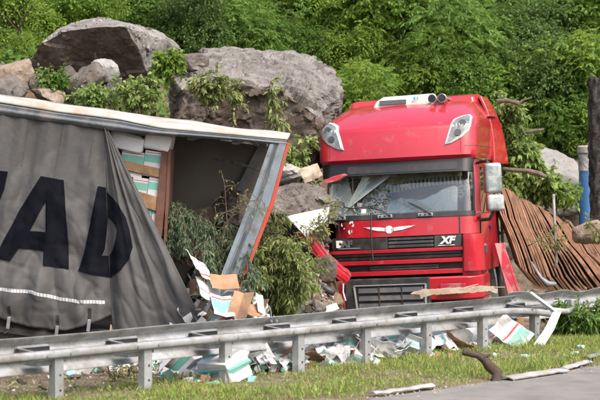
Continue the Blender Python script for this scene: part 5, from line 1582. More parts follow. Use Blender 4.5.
    # few pieces blown into the grass
    for k, (px, py, Y) in enumerate(((494, 358, 19.2), (521, 363, 19.0), (447, 350, 19.7), (584, 350, 20.0), (578, 356, 19.4))):
        o = copy_tree(bottles[k % 4]); p = at(px, py, Y)
        o.matrix_world = frame(p.x, p.y, gh(p.x, p.y) + 0.035, k * 1.3, R(90), 0) @ Matrix.Scale(0.7, 4)
        tag(o, ('white bottle fallen in the grass below the folded carton sheet', 'teal-capped bottle in the grass midway between the carton sheet and the road edge', 'teal-capped bottle in the grass right of the grey stone', 'teal-capped bottle in the grass at the right edge of the picture', 'bottle in the grass left of the rightmost one')[k], 'bottle', 'bottles in the grass')
    # uncountable scraps
    n = 1500; rg = np.random.default_rng(8); V = [[], [], []]
    for i in range(n):
        q = rg.random()
        if q < 0.72: x, y = rail_pt(rg.uniform(0.8, 5.9), -abs(rg.normal(0, 1.0)) - 0.15)
        elif q < 0.9: x, y = rg.normal(-1.0, 0.4), rg.uniform(21.0, 22.2)
        else: x, y = rail_pt(rg.uniform(0.6, 7), rg.uniform(-2.5, 0.3))
        s_ = rg.uniform(0.015, 0.075)
        a = rg.normal(0, 1, 3); a /= np.linalg.norm(a); b = np.cross(a, rg.normal(0, 1, 3)); b /= np.linalg.norm(b)
        c = np.array([x, y, gh(x, y) + pile(x, y) + rg.uniform(0.0, 0.07)])
        V[0 if rg.random() < 0.68 else (1 if rg.random() < 0.5 else 2)].append(np.stack([c - a * s_ - b * s_ * .6, c + a * s_ - b * s_ * .6, c + a * s_ + b * s_ * .6, c - a * s_ * .8 + b * s_ * .6]))
    for v, m, nm, lb in zip(V, (M_paper, M_teal, M_card), ('paper_scraps', 'teal_scraps', 'cardboard_scraps'), ('scraps of white paper strewn over the ground', 'scraps of teal packaging strewn over the ground', 'scraps of brown cardboard strewn over the ground')):
        tag(link(nm, quads_mesh(nm, np.array(v), m), None), lb, None, None, 'stuff')
build_litter()

# ------------------------------------------------------------------ foliage
def unit(a): return a / np.maximum(np.linalg.norm(a, axis=-1, keepdims=True), 1e-9)
def leaves(P, D, L, W, rg, droop=0.25):
    """one folded four-corner leaf per row: base P, direction D"""
    n = len(P)
    D = unit(D); up = unit(np.array([0, 0, 1.0]) + rg.normal(0, 0.45, (n, 3)))
    S = unit(np.cross(D, up)); Nn = np.cross(S, D)
    L = np.asarray(L).reshape(-1, 1) * np.ones((n, 1)); W = np.asarray(W).reshape(-1, 1) * np.ones((n, 1))
    tip = P + D * L - np.array([0, 0, 1.0]) * L * droop
    mid = P + D * L * 0.45
    a = mid + S * W * 0.5 + Nn * W * 0.12; b = mid - S * W * 0.5 + Nn * W * 0.12
    return np.stack([P, a, tip, b], 1)
def crown_mesh(name, seed, rx, rz, nspray, m, kind, leaf, nblob=12):
    rg = np.random.default_rng(seed)
    # uneven lobes
    bl = rg.normal(0, 1, (nblob, 3)); bl = unit(bl) * rg.uniform(0.25, 0.72, (nblob, 1)); bl *= np.array([rx, rx, rz])
    br = rg.uniform(0.32, 0.58, nblob) * min(rx, rz)
    k = rg.integers(0, nblob, nspray)
    dirs = unit(rg.normal(0, 1, (nspray, 3)) + np.array([0, 0, 0.25]))
    rad = br[k][:, None] * rg.uniform(0.55, 1.08, (nspray, 1)) ** 0.6
    P = bl[k] + dirs * rad * np.array([1, 1, 0.8])
    out = []
    if kind == 'pinnate':
        ax = unit(dirs * np.array([1, 1, 0.3]) + rg.normal(0, 0.45, (nspray, 3)) - np.array([0, 0, 0.15]))
        Ls = rg.uniform(0.30, 0.55, (nspray, 1)) * leaf / 0.13
        side = unit(np.cross(ax, unit(np.array([0, 0, 1.0]) + rg.normal(0, 0.4, (nspray, 3)))))
        for q in range(6):
            f = 0.15 + q / 6.0 * 0.85
            base = P + ax * Ls * f - np.array([0, 0, 1.0]) * Ls * 0.35 * f * f
            for sg in (-1, 1):
                d = unit(side * sg + ax * 0.55 - np.array([0, 0, 0.35]) + rg.normal(0, 0.12, (nspray, 3)))
                out.append(leaves(base, d, leaf * rg.uniform(0.8, 1.2, nspray) * (1.1 - 0.4 * abs(f - 0.5)), leaf * 0.40, rg))
    else:
        for q in range(8):
            o = rg.normal(0, 0.11 * leaf / 0.13, (nspray, 3))
            d = unit(dirs * 0.7 + rg.normal(0, 0.7, (nspray, 3)) - np.array([0, 0, 0.25]))
            out.append(leaves(P + o, d, leaf * rg.uniform(0.75, 1.25, nspray), leaf * 0.62, rg))
    return quads_mesh(name, np.concatenate(out), m)
def trunk_mesh(name, seed, h, r, rx, rz):
    rnd = random.Random(seed); mb = MB()
    pts = [Vector((0, 0, -0.5))]
    for i in range(6):
        pts.append(Vector((rnd.gauss(0, .08) * (i + 1) * .4, rnd.gauss(0, .08) * (i + 1) * .4, h * (i + 1) / 6)))
    mb.tube(pts, [r * (1.15 - 0.15 * i) for i in range(7)], 8)
    for i in range(9):
        s = pts[2 + i % 4]; a = rnd.uniform(0, 6.28); e = s + Vector((math.cos(a) * rx * .65, math.sin(a) * rx * .65, rnd.uniform(.2, .8) * rz))
        md = s.lerp(e, .5) + Vector((0, 0, .12 * rx))
        mb.tube([s, md, e], [r * .45, r * .3, r * .1], 6)
    return mb.mesh(name)
def build_forest():
    kinds = [
        # name, leaf material, kind, leaf size, lobes, colour word, bark
        ('feathery_tree', L_fresh, 'pinnate', 0.125, 12, 'bright green feathery-leaved'),
        ('feathery_tree', L_mid, 'pinnate', 0.120, 13, 'mid green feathery-leaved'),
        ('leafy_tree', L_mid, 'broad', 0.115, 12, 'mid green small-leaved'),
        ('leafy_tree', L_fresh, 'broad', 0.120, 12, 'yellow-green small-leaved'),
        ('dark_tree', L_dark, 'broad', 0.110, 11, 'dark green dense'),
        ('feathery_tree', L_fresh, 'pinnate', 0.150, 10, 'bright green long-fronded'),
    ]
    protos = []
    for k, (nm, m, kd, lf, nb, cw) in enumerate(kinds):
        cm = crown_mesh('crown', 100 + k, 1.9, 2.1, 2300 if kd == 'pinnate' else 3300, m, kd, lf * 0.78, nb)
        tm = trunk_mesh('trunk', 100 + k, 3.2, 0.10, 1.9, 2.1)
        if not tm.materials: tm.materials.append(M_bark)
        protos.append((nm, cm, tm, cw))
    rnd = random.Random(31)
    # (px, py of crown centre, distance, scale, kind) rows from the near edge of the wood to the back
    spots = []
    for px, py, Y, s, k in ((225, 22, 38.5, 0.95, 2), (285, 10, 39.5, 1.05, 0), (250, 60, 37.5, 0.6, 3), (330, 40, 38.5, 1.0, 5), (375, 70, 37.6, 0.9, 0), (400, 18, 41, 1.1, 1), (352, 88, 37.0, 0.6, 3),
                            (440, 75, 37.0, 0.95, 1), (480, 35, 39.0, 1.1, 2), (448, 12, 39, 1.0, 4), (500, 85, 36.8, 0.8, 0), (545, 60, 37.5, 0.9, 4), (560, 20, 40, 1.05, 0), (590, 60, 38, 1.0, 5),
                            (540, 100, 36.6, 0.8, 4), (575, 105, 36.4, 0.75, 0), (520, 140, 36.0, 0.55, 3), (560, 140, 36.0, 0.6, 1), (610, 120, 36.4, 0.8, 2), (600, 155, 35.8, 0.6, 3),
                            (180, 10, 38, 0.95, 4), (150, 25, 36.5, 0.7, 3), (115, 8, 36.0, 0.8, 2), (85, 15, 33.5, 0.6, 3), (45, 5, 34, 0.75, 2), (10, 25, 32.5, 0.65, 3), (20, 60, 30.5, 0.35, 3), (198, 40, 36.5, 0.55, 4), (240, 42, 36.0, 0.8, 1), (350, 105, 34.5, 0.6, 0), (200, 25, 35.0, 0.6, 4),
                            (-30, 20, 34, 0.9, 2), (-60, 60, 33, 0.8, 0), (640, 50, 38, 1.1, 1), (660, 110, 37, 0.9, 0), (310, 75, 37.2, 0.6, 2), (420, 115, 36.4, 0.6, 0), (470, 120, 36.2, 0.65, 2), (385, 45, 39, 0.9, 4)):
        spots.append((px, py, Y, s, k))
    for r_, Y in enumerate((43, 47, 52, 58)):
        for i in range(9):
            spots.append((-60 + 90 * i + rnd.uniform(-25, 25), rnd.uniform(-40 - 22 * r_, 40 - 12 * r_), Y + rnd.uniform(-1, 1), rnd.uniform(1.1, 1.5), rnd.randrange(6)))
    near = []
    for i, (px, py, Y, s, k) in enumerate(spots):
        nm, cm, tm, cw = protos[k]
        c = at(px, py, Y)
        g = gh(c.x, Y)
        root = empty(nm, (c.x, Y, g - 0.05))
        hc = max(c.z - g, 0.9 * s)
        root.rotation_euler = (0, 0, rnd.uniform(0, 6.28))
        t = bpy.data.objects.new('trunk', tm); C.objects.link(t); t.parent = root; t.scale = (s, s, max(0.35, hc / 3.0))
        cr = bpy.data.objects.new('crown', cm); C.objects.link(cr); cr.parent = root; cr.location = (0, 0, hc); cr.scale = (s * rnd.uniform(.9, 1.15), s * rnd.uniform(.9, 1.15), s * rnd.uniform(.85, 1.1))
        if i < 39:
            pos = 'behind the %s' % ('red cab roof' if 330 < px <= 500 else 'massive grey boulder' if 200 < px <= 330 else 'angular boulder' if 60 < px <= 200 else 'left end of the trailer' if px <= 60 else 'brown boards')
            hgt = 'high' if py < 30 else 'halfway up' if py < 80 else 'low'
            lb = '%s tree %s on the slope %s' % (cw, hgt, pos)
        else:
            lb = '%s tree in the far rows of the wood' % cw
        tag(root, lb, 'tree', 'trees on the wooded slope' if i < 39 else 'trees in the far rows of the wood')
        if i < 39: near.append((px, root))
    byl = {}
    for px, root in near: byl.setdefault(root['label'], []).append((px, root))
    for lb, lst in byl.items():
        lst.sort(key=lambda q: q[0])
        words = {2: ('left one', 'right one'), 3: ('left one', 'middle one', 'right one')}.get(len(lst))
        if words:
            for w_, (px, root) in zip(words, lst): root['label'] = lb.replace('on the slope ', '') + ', ' + w_
    # undergrowth on the slope: low leafy mass
    rg = np.random.default_rng(5); P = []
    n = 34000
    x = rg.uniform(-11, 12, n); y = rg.uniform(28.6, 50, n)
    keep = ~((x > 3.8) & (x < 6.2) & (y < 35.2)) & ~((x > 0.3) & (y < 31))
    x, y = x[keep], y[keep]
    z = np.array([gh(a, b) for a, b in zip(x, y)]) + rg.uniform(0, 0.45, len(x))
    P = np.stack([x, y, z], 1)
    V = leaves(P, rg.normal(0, 1, P.shape) + np.array([0, -0.3, 0.5]), rg.uniform(0.10, 0.22, len(P)), 0.09, rg)
    tag(link('undergrowth', quads_mesh('undergrowth', V, L_mid), None), 'low leafy undergrowth covering the wooded slope', None, None, 'stuff')
build_forest()

def branch_plant(name, base, stems, m, leaf, label, seed, cat='branch', wid=0.45, step=0.05, per=3, twigs=2, group=None, stem_r=0.012, tw_len=0.25, droop=0.6, hang=0.5):
    """stems: list of point lists (world); leaves run along each stem and along short drooping side twigs"""
    rg = np.random.default_rng(seed); base = Vector(base)
    root = empty(name, base)
    P = []; D = []; mb = MB()
    for st in stems:
        st = [Vector(p) - base for p in st]
        # smooth the stem
        pts = []
        for i in range(len(st) - 1):
            p0 = st[max(0, i - 1)]; p1 = st[i]; p2 = st[i + 1]; p3 = st[min(len(st) - 1, i + 2)]
            for q in range(5):
                t = q / 5
                pts.append(0.5 * ((2 * p1) + (p2 - p0) * t + (2 * p0 - 5 * p1 + 4 * p2 - p3) * t * t + (3 * p1 - p0 - 3 * p2 + p3) * t ** 3))
        pts.append(st[-1])
        mb.tube(pts, [lerp(stem_r, stem_r * 0.25, i / (len(pts) - 1)) for i in range(len(pts))], 6)
        for i in range(2, len(pts)):
            tdir = (pts[i] - pts[i - 1])
            for q in range(twigs):
                d = Vector(rg.normal(0, 1, 3)); d = (d.normalized() + tdir.normalized() * 0.6).normalized()
                L = tw_len * rg.uniform(0.5, 1.2); o = pts[i]
                tp_ = [o]; dd = d.copy()
                nseg = max(3, int(L / step))
                for s_ in range(nseg):
                    dd = (dd + Vector((0, 0, -hang * 0.35))).normalized()
                    o = o + dd * step
                    tp_.append(o)
                    for r_ in range(per):
                        P.append(o + Vector(rg.normal(0, 0.008, 3))); D.append(dd * 0.8 + Vector(rg.normal(0, 0.55, 3)) + Vector((0, 0, -droop * 0.5)))
                mb.tube(tp_, [0.004] * len(tp_), 4, cap=False)
    P = np.array(P); D = np.array(D)
    mb.build('stem', M_twig, root, smooth=True)
    link('foliage', quads_mesh('foliage', leaves(P, D, leaf * rg.uniform(0.7, 1.25, len(P)), leaf * wid, rg, 0.2), m), None, root)
    return tag(root, label, cat, group)
def arcs(base, targets, lift):
    out = []
    for t in targets:
        b = Vector(base); t = Vector(t); m_ = b.lerp(t, 0.5) + Vector((0, 0, lift))
        out.append([b, b.lerp(m_, 0.6) + Vector((0, 0, lift * .3)), m_.lerp(t, 0.45) + Vector((0, 0, lift * .2)), t])
    return out
def build_branches():
    rnd = random.Random(14)
    # dark drooping conifer bough inside the trailer opening
    def A(x, y, Y): return at(x, y, Y)
    branch_plant('conifer_bough', A(172, 262, 22.15), [[A(170, 250, 22.15), A(172, 222, 22.05), A(182, 214, 21.85), A(196, 222, 21.65), A(206, 245, 21.55)], [A(170, 250, 22.15), A(170, 215, 22.15), A(176, 205, 21.95), A(184, 222, 21.65), A(186, 240, 21.55)],
                 [A(178, 240, 22.15), A(190, 216, 22.05), A(206, 222, 21.75), A(215, 248, 21.55)], [A(170, 240, 22.15), A(167, 212, 22.15), A(169, 225, 21.85), A(171, 246, 21.75)]],
                 L_conifer, 0.055, 'dark green drooping conifer bough at the open side of the trailer', 3, 'branch', 0.22, 0.03, 5, 3, tw_len=0.26, hang=0.9)
    branch_plant('conifer_bough', A(225, 300, 21.95), [[A(225, 300, 21.95), A(222, 262, 21.85), A(214, 238, 21.75), A(206, 232, 21.65), A(204, 250, 21.45)], [A(230, 300, 21.95), A(232, 262, 21.85), A(236, 240, 21.65), A(246, 250, 21.45), A(248, 285, 21.25)],
                 [A(228, 300, 21.95), A(226, 250, 21.85), A(224, 222, 21.75)], [A(240, 305, 21.85), A(246, 270, 21.65), A(252, 280, 21.35), A(252, 305, 21.25)], [A(222, 300, 21.95), A(212, 270, 21.65), A(206, 262, 21.45), A(207, 282, 21.35)]],
                 L_conifer, 0.060, 'grey-green drooping bough in front of the corner post', 4, 'branch', 0.25, 0.035, 5, 3, tw_len=0.24, hang=0.8)
    # thin dry stems with sparse leaves rising across the opening
    branch_plant('thin_branch', A(226, 300, 21.75), [[A(226, 300, 21.75), A(228, 250, 21.65), A(226, 205, 21.55), A(224, 180, 21.45)], [A(228, 290, 21.75), A(222, 240, 21.55), A(240, 205, 21.35), A(262, 200, 21.25)], [A(222, 280, 21.75), A(214, 225, 21.55), A(236, 208, 21.35), A(256, 200, 21.25)]],
                 L_willow, 0.06, 'thin sparse-leaved branch rising across the dark trailer opening', 5, 'branch', 0.35, 0.06, 1, 1, tw_len=0.16)
    # pale willow bush beside the post
    tg = []
    b = A(282, 312, 22.6)
    for i in range(24):
        a = rnd.uniform(-1.0, 1.0); h = rnd.uniform(0, 1)
        tg.append(A(278 + 29 * a * (0.5 + 0.5 * (1 - h)), lerp(300, 238, h ** 0.8), 22.2 + rnd.uniform(-0.35, 0.3)))
    branch_plant('willow_bush', b, arcs(b, tg, 0.18), L_willow, 0.085, 'pale green willow bush between the trailer post and the red cab', 6, 'bush', 0.30, 0.04, 4, 3, tw_len=0.24, hang=0.7)
    tg = [A(x, y, 22.2) for x, y in ((262, 255), (258, 275), (255, 300), (268, 240), (262, 290))]
    b = A(268, 312, 22.5)
    branch_plant('willow_bush', b, arcs(b, tg, 0.1), L_conifer, 0.065, 'darker leafy shoots at the left of the pale willow bush', 7, 'bush', 0.3, 0.04, 4, 3, tw_len=0.2)
    # twigs above, left of the post and beside the red strip
    branch_plant('leafy_twig', A(262, 230, 22.5), [[A(258, 250, 22.5), A(262, 225, 22.3), A(272, 208, 22.1), A(284, 214, 22.0)], [A(260, 245, 22.5), A(268, 225, 22.3), A(280, 222, 22.1)]], L_willow, 0.075, 'leafy twig across the red edge of the corner post', 8, 'twig', 0.32, 0.05, 2, 2, tw_len=0.18)
    branch_plant('leafy_twig', A(315, 240, 24.8), [[A(312, 245, 24.8), A(320, 228, 24.8), A(328, 215, 24.9), A(333, 205, 25.0)], [A(312, 245, 24.8), A(306, 232, 24.6), A(318, 222, 24.7)]], L_willow, 0.07, 'leafy twig on the white sheet beside the cab', 9, 'twig', 0.35, 0.05, 3, 2, tw_len=0.14)
    branch_plant('leafy_twig', A(300, 285, 24.0), [[A(300, 300, 24.0), A(303, 270, 24.1), A(300, 250, 24.1)], [A(312, 300, 24.3), A(312, 270, 24.3), A(306, 255, 24.2)], [A(298, 300, 23.9), A(310, 285, 24.1), A(318, 265, 24.3)]], L_mid, 0.07, 'dark leafy twigs in the gap below the red strip', 10, 'twig', 0.4, 0.05, 3, 2, tw_len=0.18)
    # weeds hanging from the massive boulder and behind the post
    branch_plant('hanging_weed', A(272, 90, 26.2), [[A(268, 80, 26.3), A(272, 90, 26.15), A(274, 110, 26.1), A(277, 132, 26.1)], [A(270, 85, 26.3), A(276, 100, 26.15), A(280, 125, 26.1)]], L_willow, 0.10, 'tuft of weeds hanging down the brown front of the massive boulder', 11, 'weed', 0.4, 0.05, 2, 2, tw_len=0.2)
    branch_plant('hanging_weed', A(232, 85, 26.2), [[A(215, 82, 26.3), A(228, 92, 26.2), A(238, 108, 26.1), A(236, 122, 26.1)]], L_willow, 0.08, 'thin dry weed on the left part of the massive boulder', 12, 'weed', 0.4, 0.05, 2, 1, tw_len=0.15)
    branch_plant('pale_bush', A(300, 165, 26.3), [[A(294, 175, 26.3), A(292, 160, 26.2), A(290, 145, 26.1)], [A(296, 175, 26.3), A(302, 155, 26.2), A(306, 140, 26.2)], [A(292, 178, 26.3), A(286, 168, 26.2), A(288, 158, 26.1)]], L_pale, 0.10, 'small pale green bush right of the trailer corner post', 13, 'bush', 0.55, 0.05, 3, 2, tw_len=0.2)
    # weeds on the roof / bank behind the trailer
    for k, (xs_, ys_, sc, mt, lb) in enumerate(((( 80, 118), (88, 106), 1.0, L_pale, 'low leafy weeds behind the roof edge below the rounded boulder'), ((118, 165), (78, 108), 1.0, L_pale, 'broad patch of leafy weeds behind the roof below the angular boulder'),
                                                ((158, 172), (52, 75), 1.0, L_fresh, 'tall single weed with bright leaves beside the angular boulder'), ((200, 232), (76, 100), 1.0, L_willow, 'weeds on the soil left of the massive boulder'), ((44, 60), (72, 90), 0.8, L_mid, 'small weed between the left boulders'))):
        st = []
        for i in range(7):
            x = rnd.uniform(*xs_); y1 = lerp(ys_[0], ys_[1], rnd.uniform(0.0, 0.6)); Y = rnd.uniform(24.7, 25.2) if k in (0, 1) else 25.4
            st.append([A(x, ys_[1] + 6, Y), A(x + rnd.uniform(-3, 3), lerp(ys_[1], y1, .5), Y), A(x + rnd.uniform(-7, 7), y1, Y - 0.1)])
        branch_plant('leafy_weed', st[0][0], st, mt, 0.085 * sc, lb, 20 + k, 'weed', 0.6, 0.05, 3, 2, tw_len=0.17, hang=0.3)
    # broken branches and big pale leaves behind the cab, right
    br = shade_auto(MB().tube([A(498, 101, 28.2), A(510, 101, 28.1), A(519, 104, 28.0), A(523, 100, 28.0), A(532, 97.5, 28.0)], [0.04, 0.036, 0.042, 0.018, 0.010], 8).build('broken_branch', M_bough))
    tag(br, 'broken bare branch sticking out behind the top of the cab', 'branch')
    br = shade_auto(MB().tube([A(496, 168, 28.1), A(512, 170, 28.0), A(528, 171, 27.9), A(540, 174, 27.8), A(546, 177, 27.8)], [0.034, 0.036, 0.042, 0.046, 0.030], 8).build('broken_branch', M_bough))
    tag(br, 'thick bare branch behind the mirror of the cab', 'branch')
    br = shade_auto(MB().tube([A(505, 137, 28.6), A(520, 133, 28.5), A(535, 131, 28.4), A(544, 129.5, 28.4)], [0.02, 0.032, 0.034, 0.024], 8).build('broken_branch', M_bough))
    tag(br, 'bare branch stub between the leaves right of the side deflector', 'branch')
    def cluster(nm, cx, cy, rx, ry, Y, n, m, lf, lb, seed):
        st = []; r2 = random.Random(seed); b = A(cx, cy + ry, Y + 0.3)
        for i in range(n):
            a = r2.uniform(0, 6.28); q = math.sqrt(r2.uniform(0.1, 1))
            st.append([b, A(cx + rx * .4 * math.cos(a), cy + ry * .3 * math.sin(a), Y + r2.uniform(-.2, .3)), A(cx + rx * q * math.cos(a), cy + ry * q * math.sin(a), Y + r2.uniform(-.4, .3))])
        branch_plant(nm, b, st, m, lf * 0.72, lb, seed, 'branch', 0.62, 0.05, 3, 3, tw_len=0.24, hang=0.35)
    cluster('leafy_bough', 510, 122, 12, 22, 28.6, 9, L_pale, 0.13, 'bough of large pale leaves just right of the side deflector', 41)
    cluster('leafy_bough', 520, 160, 24, 16, 28.8, 14, L_pale, 0.13, 'bough of pale leaves above the thick bare branch', 42)
    cluster('leafy_bough', 535, 185, 32, 14, 28.7, 16, L_pale, 0.13, 'bough of pale leaves hanging over the brown boards', 43)
    cluster('leafy_bough', 560, 190, 16, 10, 29.0, 7, L_fresh, 0.11, 'small green bough in front of the grey mound', 44)
    # sprig lying on the boards
    branch_plant('pine_sprig', A(545, 235, 27.0), [[A(528, 246, 27.1), A(545, 236, 27.0), A(560, 224, 27.0)], [A(540, 240, 27.0), A(552, 245, 27.0), A(560, 240, 27.0)]], L_willow, 0.06, 'small grey-green sprig lying on the brown boards', 45, 'twig', 0.25, 0.03, 3, 2, tw_len=0.14)
    branch_plant('leafy_twig', A(595, 225, 26.9), [[A(600, 235, 27.0), A(594, 226, 26.9), A(588, 222, 26.9)], [A(598, 236, 27.0), A(592, 232, 26.9)]], L_willow, 0.07, 'twig with leaves on the pinkish rock at the right edge', 46, 'twig', 0.3, 0.04, 2, 2, tw_len=0.12)
    # dark bushes under the right-hand rail
    for k, (x, y, Y) in enumerate(((560, 322, 21.8), (582, 325, 21.6), (600, 322, 21.8))):
        st = [[A(x, y + 12, Y), A(x + rnd.uniform(-8, 8), y, Y - .1), A(x + rnd.uniform(-14, 14), y - rnd.uniform(4, 16), Y - .2)] for i in range(8)]
        branch_plant('low_shrub', st[0][0], st, L_mid, 0.07, 'dark low shrub under the bent rail, %s of three' % ('leftmost', 'middle', 'rightmost')[k], 50 + k, 'bush', 0.45, 0.04, 3, 2, tw_len=0.16, group='low shrubs under the bent rail')
    # weeds by the left posts, stems draped over the rail
    for k, (x, y, Y) in enumerate(((113, 380, 16.9), (128, 376, 17.2), (165, 372, 17.4))):
        st = [[A(x, y, Y), A(x + rnd.uniform(-6, 6), y - 8, Y), A(x + rnd.uniform(-12, 12), y - rnd.uniform(3, 10), Y)] for i in range(3)]
        branch_plant('roadside_weed', st[0][0], st, L_willow, 0.04, 'weed on the ground behind the rail, %s of the three between the left posts' % ('leftmost', 'middle', 'rightmost')[k], 60 + k, 'weed', 0.5, 0.03, 1, 1, tw_len=0.07, group='weeds between the left posts')
    dr = MB()
    dr.tube([A(111, 325, 16.3), A(109, 338, 16.1), A(112, 350, 16.05), A(107, 362, 16.2), A(110, 378, 16.4)], 0.006, 5)
    dr.tube([A(111, 325, 16.3), A(113, 335, 16.1), A(107, 345, 16.05), A(104, 352, 16.05)], 0.004, 5)
    tag(dr.build('dry_stalk', M_straw_s, smooth=True), 'dry straw-coloured stalk draped over the rail between the left posts', 'stalk')
M_straw_s = mat('straw_stalk', (0.36, 0.29, 0.16), 0.9, var=0.3)
build_branches()

# ------------------------------------------------------------------ trunk, blue post and mound at the right; branch stump and edge strips in the foreground
def build_misc():
    tr = empty('dead_tree', at(603, 262, 29.6))
    tag(tr, 'broken dark tree trunk with rough bark at the right edge', 'tree')
    o = tr.location
    def tf(a, b):
        th = 2 * math.pi * a; py = lerp(300, 78, b); c = at(603 + 1.5 * math.sin(b * 5), py, 29.6)
        q = Vector((math.cos(th), math.sin(th), 0))
        r = 0.225 + 0.035 * noise.noise(Vector((q.x * 2.2, q.y * 2.2, c.z * 2.5))) + 0.05 * noise.noise(Vector((q.x * 5, q.y * 5, c.z * 4))) + 0.025 * noise.noise(Vector((q.x * 11, q.y * 11, c.z * 14))) + 0.05 * (1 - b) ** 2 + (0.04 if 0.22 < b < 0.34 else 0) * max(0, -q.x)
        z = c.z + (0.10 * noise.noise(Vector((q.x * 3, q.y * 3, 4))) if b > 0.97 else 0)
        return Vector((c.x + q.x * r, c.y + q.y * r, z)) - o
    mb = MB().sheet(tf, 44, 90)
    n0 = len(mb.v); top = [45 * 0 + i * 91 + 90 for i in range(44)]
    mb.v.append(tuple(at(603, 80, 29.6) - o)); mb.f += [(top[i], top[(i + 1) % 44], n0) for i in range(44)]
    mb.build('trunk', M_barkdark, tr, smooth=True)
    # blue drum-like post with concrete head
    bp = empty('blue_bollard', at(587, 225, 32.0))
    tag(bp, 'blue post with a weathered concrete head beside the dark trunk', 'post')
    o = bp.location
    r = 0.165
    zt = lambda py: (EYE - (py - HY) / FPX * 32.0) - o.z
    shade_auto(MB().lathe((0, 0, zt(240)), (0, 0, 1), [(0, r * .95), (zt(171) - zt(240), r * .95)], 20).build('blue_sleeve', M_blue, bp))
    shade_auto(MB().lathe((0, 0, zt(171)), (0, 0, 1), [(0, r * .99), (zt(153) - zt(171), r * 1.05)], 20).build('ribbed_collar', M_rock_l, bp))
    shade_auto(MB().lathe((0, 0, zt(153)), (0, 0, 1), [(0, r * 1.16), (zt(147) - zt(153), r * 1.18), (zt(145.5) - zt(153), r * 1.0)], 20).build('cap', M_concrete, bp))
    # grey mound of crushed rock
    pts = [at(*p) for p in ((518, 165, 33), (532, 149, 33.4), (545, 146, 33.6), (560, 151, 33.4), (575, 159, 33.2), (588, 176, 32.8), (592, 215, 32.2), (520, 215, 32.2), (555, 200, 31.8), (540, 165, 36), (575, 185, 36), (545, 215, 31.9))]
    boulder('gravel_mound', pts, M_mound, 'pale grey mound of crushed rock behind the leafy boughs', 0.07, 0.05, 4, 55, sm=3, cat='mound')
    # stump of branch in the grass
    st = empty('fallen_branch', at(495, 383, 16.9)); o = st.location
    tag(st, 'short forked dark branch sticking out of the grass near the road edge', 'branch')
    shade_auto(MB().tube([at(x, y, Y) - o for x, y, Y in ((497, 389, 16.75), (496.5, 381, 16.8), (497, 373, 16.85), (490, 367, 16.85), (484, 359, 16.85), (478, 355.5, 16.85), (470, 353.5, 16.85), (463, 351.5, 16.85))],
               [0.050, 0.055, 0.058, 0.055, 0.045, 0.034, 0.034, 0.040], 12).build('limb', M_stump, st), 60)
    shade_auto(MB().tube([at(x, y, 16.83) - o for x, y in ((481, 358.5), (486, 356.5), (490.5, 354.5))], [0.03, 0.02, 0.010], 8).build('side_shoot', M_stump, st), 60)
    # flat pale strips along the road edge, broken
    segs = [((372, 398.5), (432, 390.5), 0.05, 'thin pale strip lying along the road edge at the left'), ((505, 382.5), (562, 374), 0.10, 'broad pale metal strip lying along the road edge'),
            ((563, 373), (588, 365.5), 0.055, 'broken grey strip right of the broad pale strip'), ((586, 362), (610, 354), 0.05, 'dark grey strip end at the right picture edge')]
    for k, (a, b, w, lb) in enumerate(segs):
        def gp(px, py):
            Y = EYE * FPX / (py - HY); return at(px, py, Y)
        A_, B_ = gp(*a), gp(*b); d = (B_ - A_).normalized(); sd = Vector((-d.y, d.x, 0))
        def f(u, v):
            p = A_.lerp(B_, u) + sd * (v - 0.5) * 2 * w
            return Vector((p.x, p.y, 0.045 + 0.02 * math.sin(v * 3.14) + 0.012 * noise.noise(Vector((u * 7, v, k)))))
        tag(MB().sheet(f, 24, 4, 0.012).build('edge_strip', M_kerb if k != 3 else M_steel_d), lb, 'metal strip')
    # grass on the verge
    rg = np.random.default_rng(21); n = 95000
    t = rg.uniform(-3.0, 9.5, n); s_ = rg.uniform(-0.50, 2.02, n)
    X = RP0.x + RDIR.x * t + RNRM.x * s_; Y = RP0.y + RDIR.y * t + RNRM.y * s_
    dens = np.array([noise.noise(Vector((x * 1.1, y * 1.1, 0.4))) + 0.5 * noise.noise(Vector((x * 3.5, y * 3.5, 5))) for x, y in zip(X, Y)])
    edge = np.clip((1.98 - s_ + 0.25 * dens) / 0.45, 0, 1) * np.clip((s_ + 0.50) / 0.25, 0, 1)
    keep = rg.random(n) < np.clip(0.66 + dens * 1.1, 0.06, 1) * edge
    X, Y, dens, s2 = X[keep], Y[keep], dens[keep], s_[keep]
    Z = np.full(len(X), 0.008)
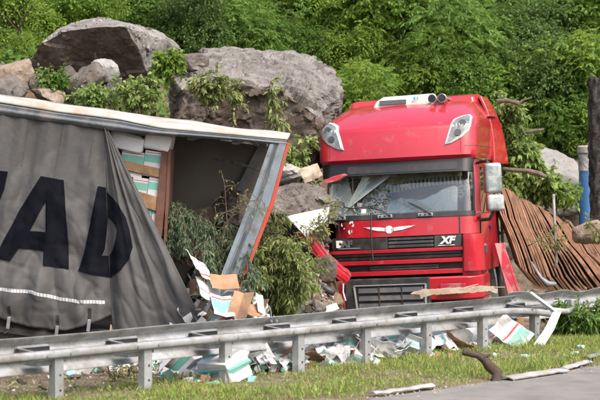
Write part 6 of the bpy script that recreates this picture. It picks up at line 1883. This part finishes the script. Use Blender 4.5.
    H = rg.uniform(0.03, 0.12, len(X)) * (1.0 + 0.6 * np.clip(dens, -0.6, 1)) 
    D = np.stack([rg.normal(0, 0.45, len(X)), rg.normal(0, 0.45, len(X)), np.ones(len(X))], 1)
    V = leaves(np.stack([X, Y, Z], 1), D, H, 0.0075, rg, 0.15)
    dry = rg.random(len(X)) < 0.22 + 0.25 * np.clip(-dens, 0, 1)
    tag(link('grass', quads_mesh('grass', V[~dry], L_grass), None), 'short bright grass growing on the verge', None, None, 'stuff')
    tag(link('dry_grass', quads_mesh('dry_grass', V[dry], L_straw), None), 'dry straw-coloured grass on the verge', None, None, 'stuff')
    # small broad-leaved verge plants, uncountable
    m = 3200
    t = rg.uniform(-2.5, 9.5, m); s_ = rg.uniform(-0.9, 1.7, m)
    P = np.stack([RP0.x + RDIR.x * t + RNRM.x * s_, RP0.y + RDIR.y * t + RNRM.y * s_, rg.uniform(0.01, 0.06, m)], 1)
    V = leaves(P, rg.normal(0, 1, (m, 3)) + np.array([0, 0, 0.5]), rg.uniform(0.025, 0.055, m), 0.025, rg)
    tag(link('verge_herbs', quads_mesh('verge_herbs', V, L_pale), None), 'small broad leaves scattered through the verge grass', None, None, 'stuff')
    # fallen leaves on the far ground
    m = 2600
    t = rg.uniform(-5, 8.5, m); s_ = rg.uniform(-5, -0.3, m)
    P = np.stack([RP0.x + RDIR.x * t + RNRM.x * s_, RP0.y + RDIR.y * t + RNRM.y * s_, np.zeros(m)], 1)
    P[:, 2] = [gh(a, b) + 0.015 for a, b in P[:, :2]]
    V = leaves(P, rg.normal(0, 1, (m, 3)) * np.array([1, 1, 0.25]), rg.uniform(0.02, 0.06, m), 0.025, rg)
    tag(link('fallen_leaves', quads_mesh('fallen_leaves', V, L_willow), None), 'fallen leaves strewn on the ground behind the rail', None, None, 'stuff')
M_mound = mat('crushed_rock', (0.27, 0.265, 0.255), 0.95, var=0.25, vscale=3, bump=1.0, bscale=16, dirt=(0.2, 0.18, 0.15), dirt_amt=0.4, spec=0.1)
build_misc()
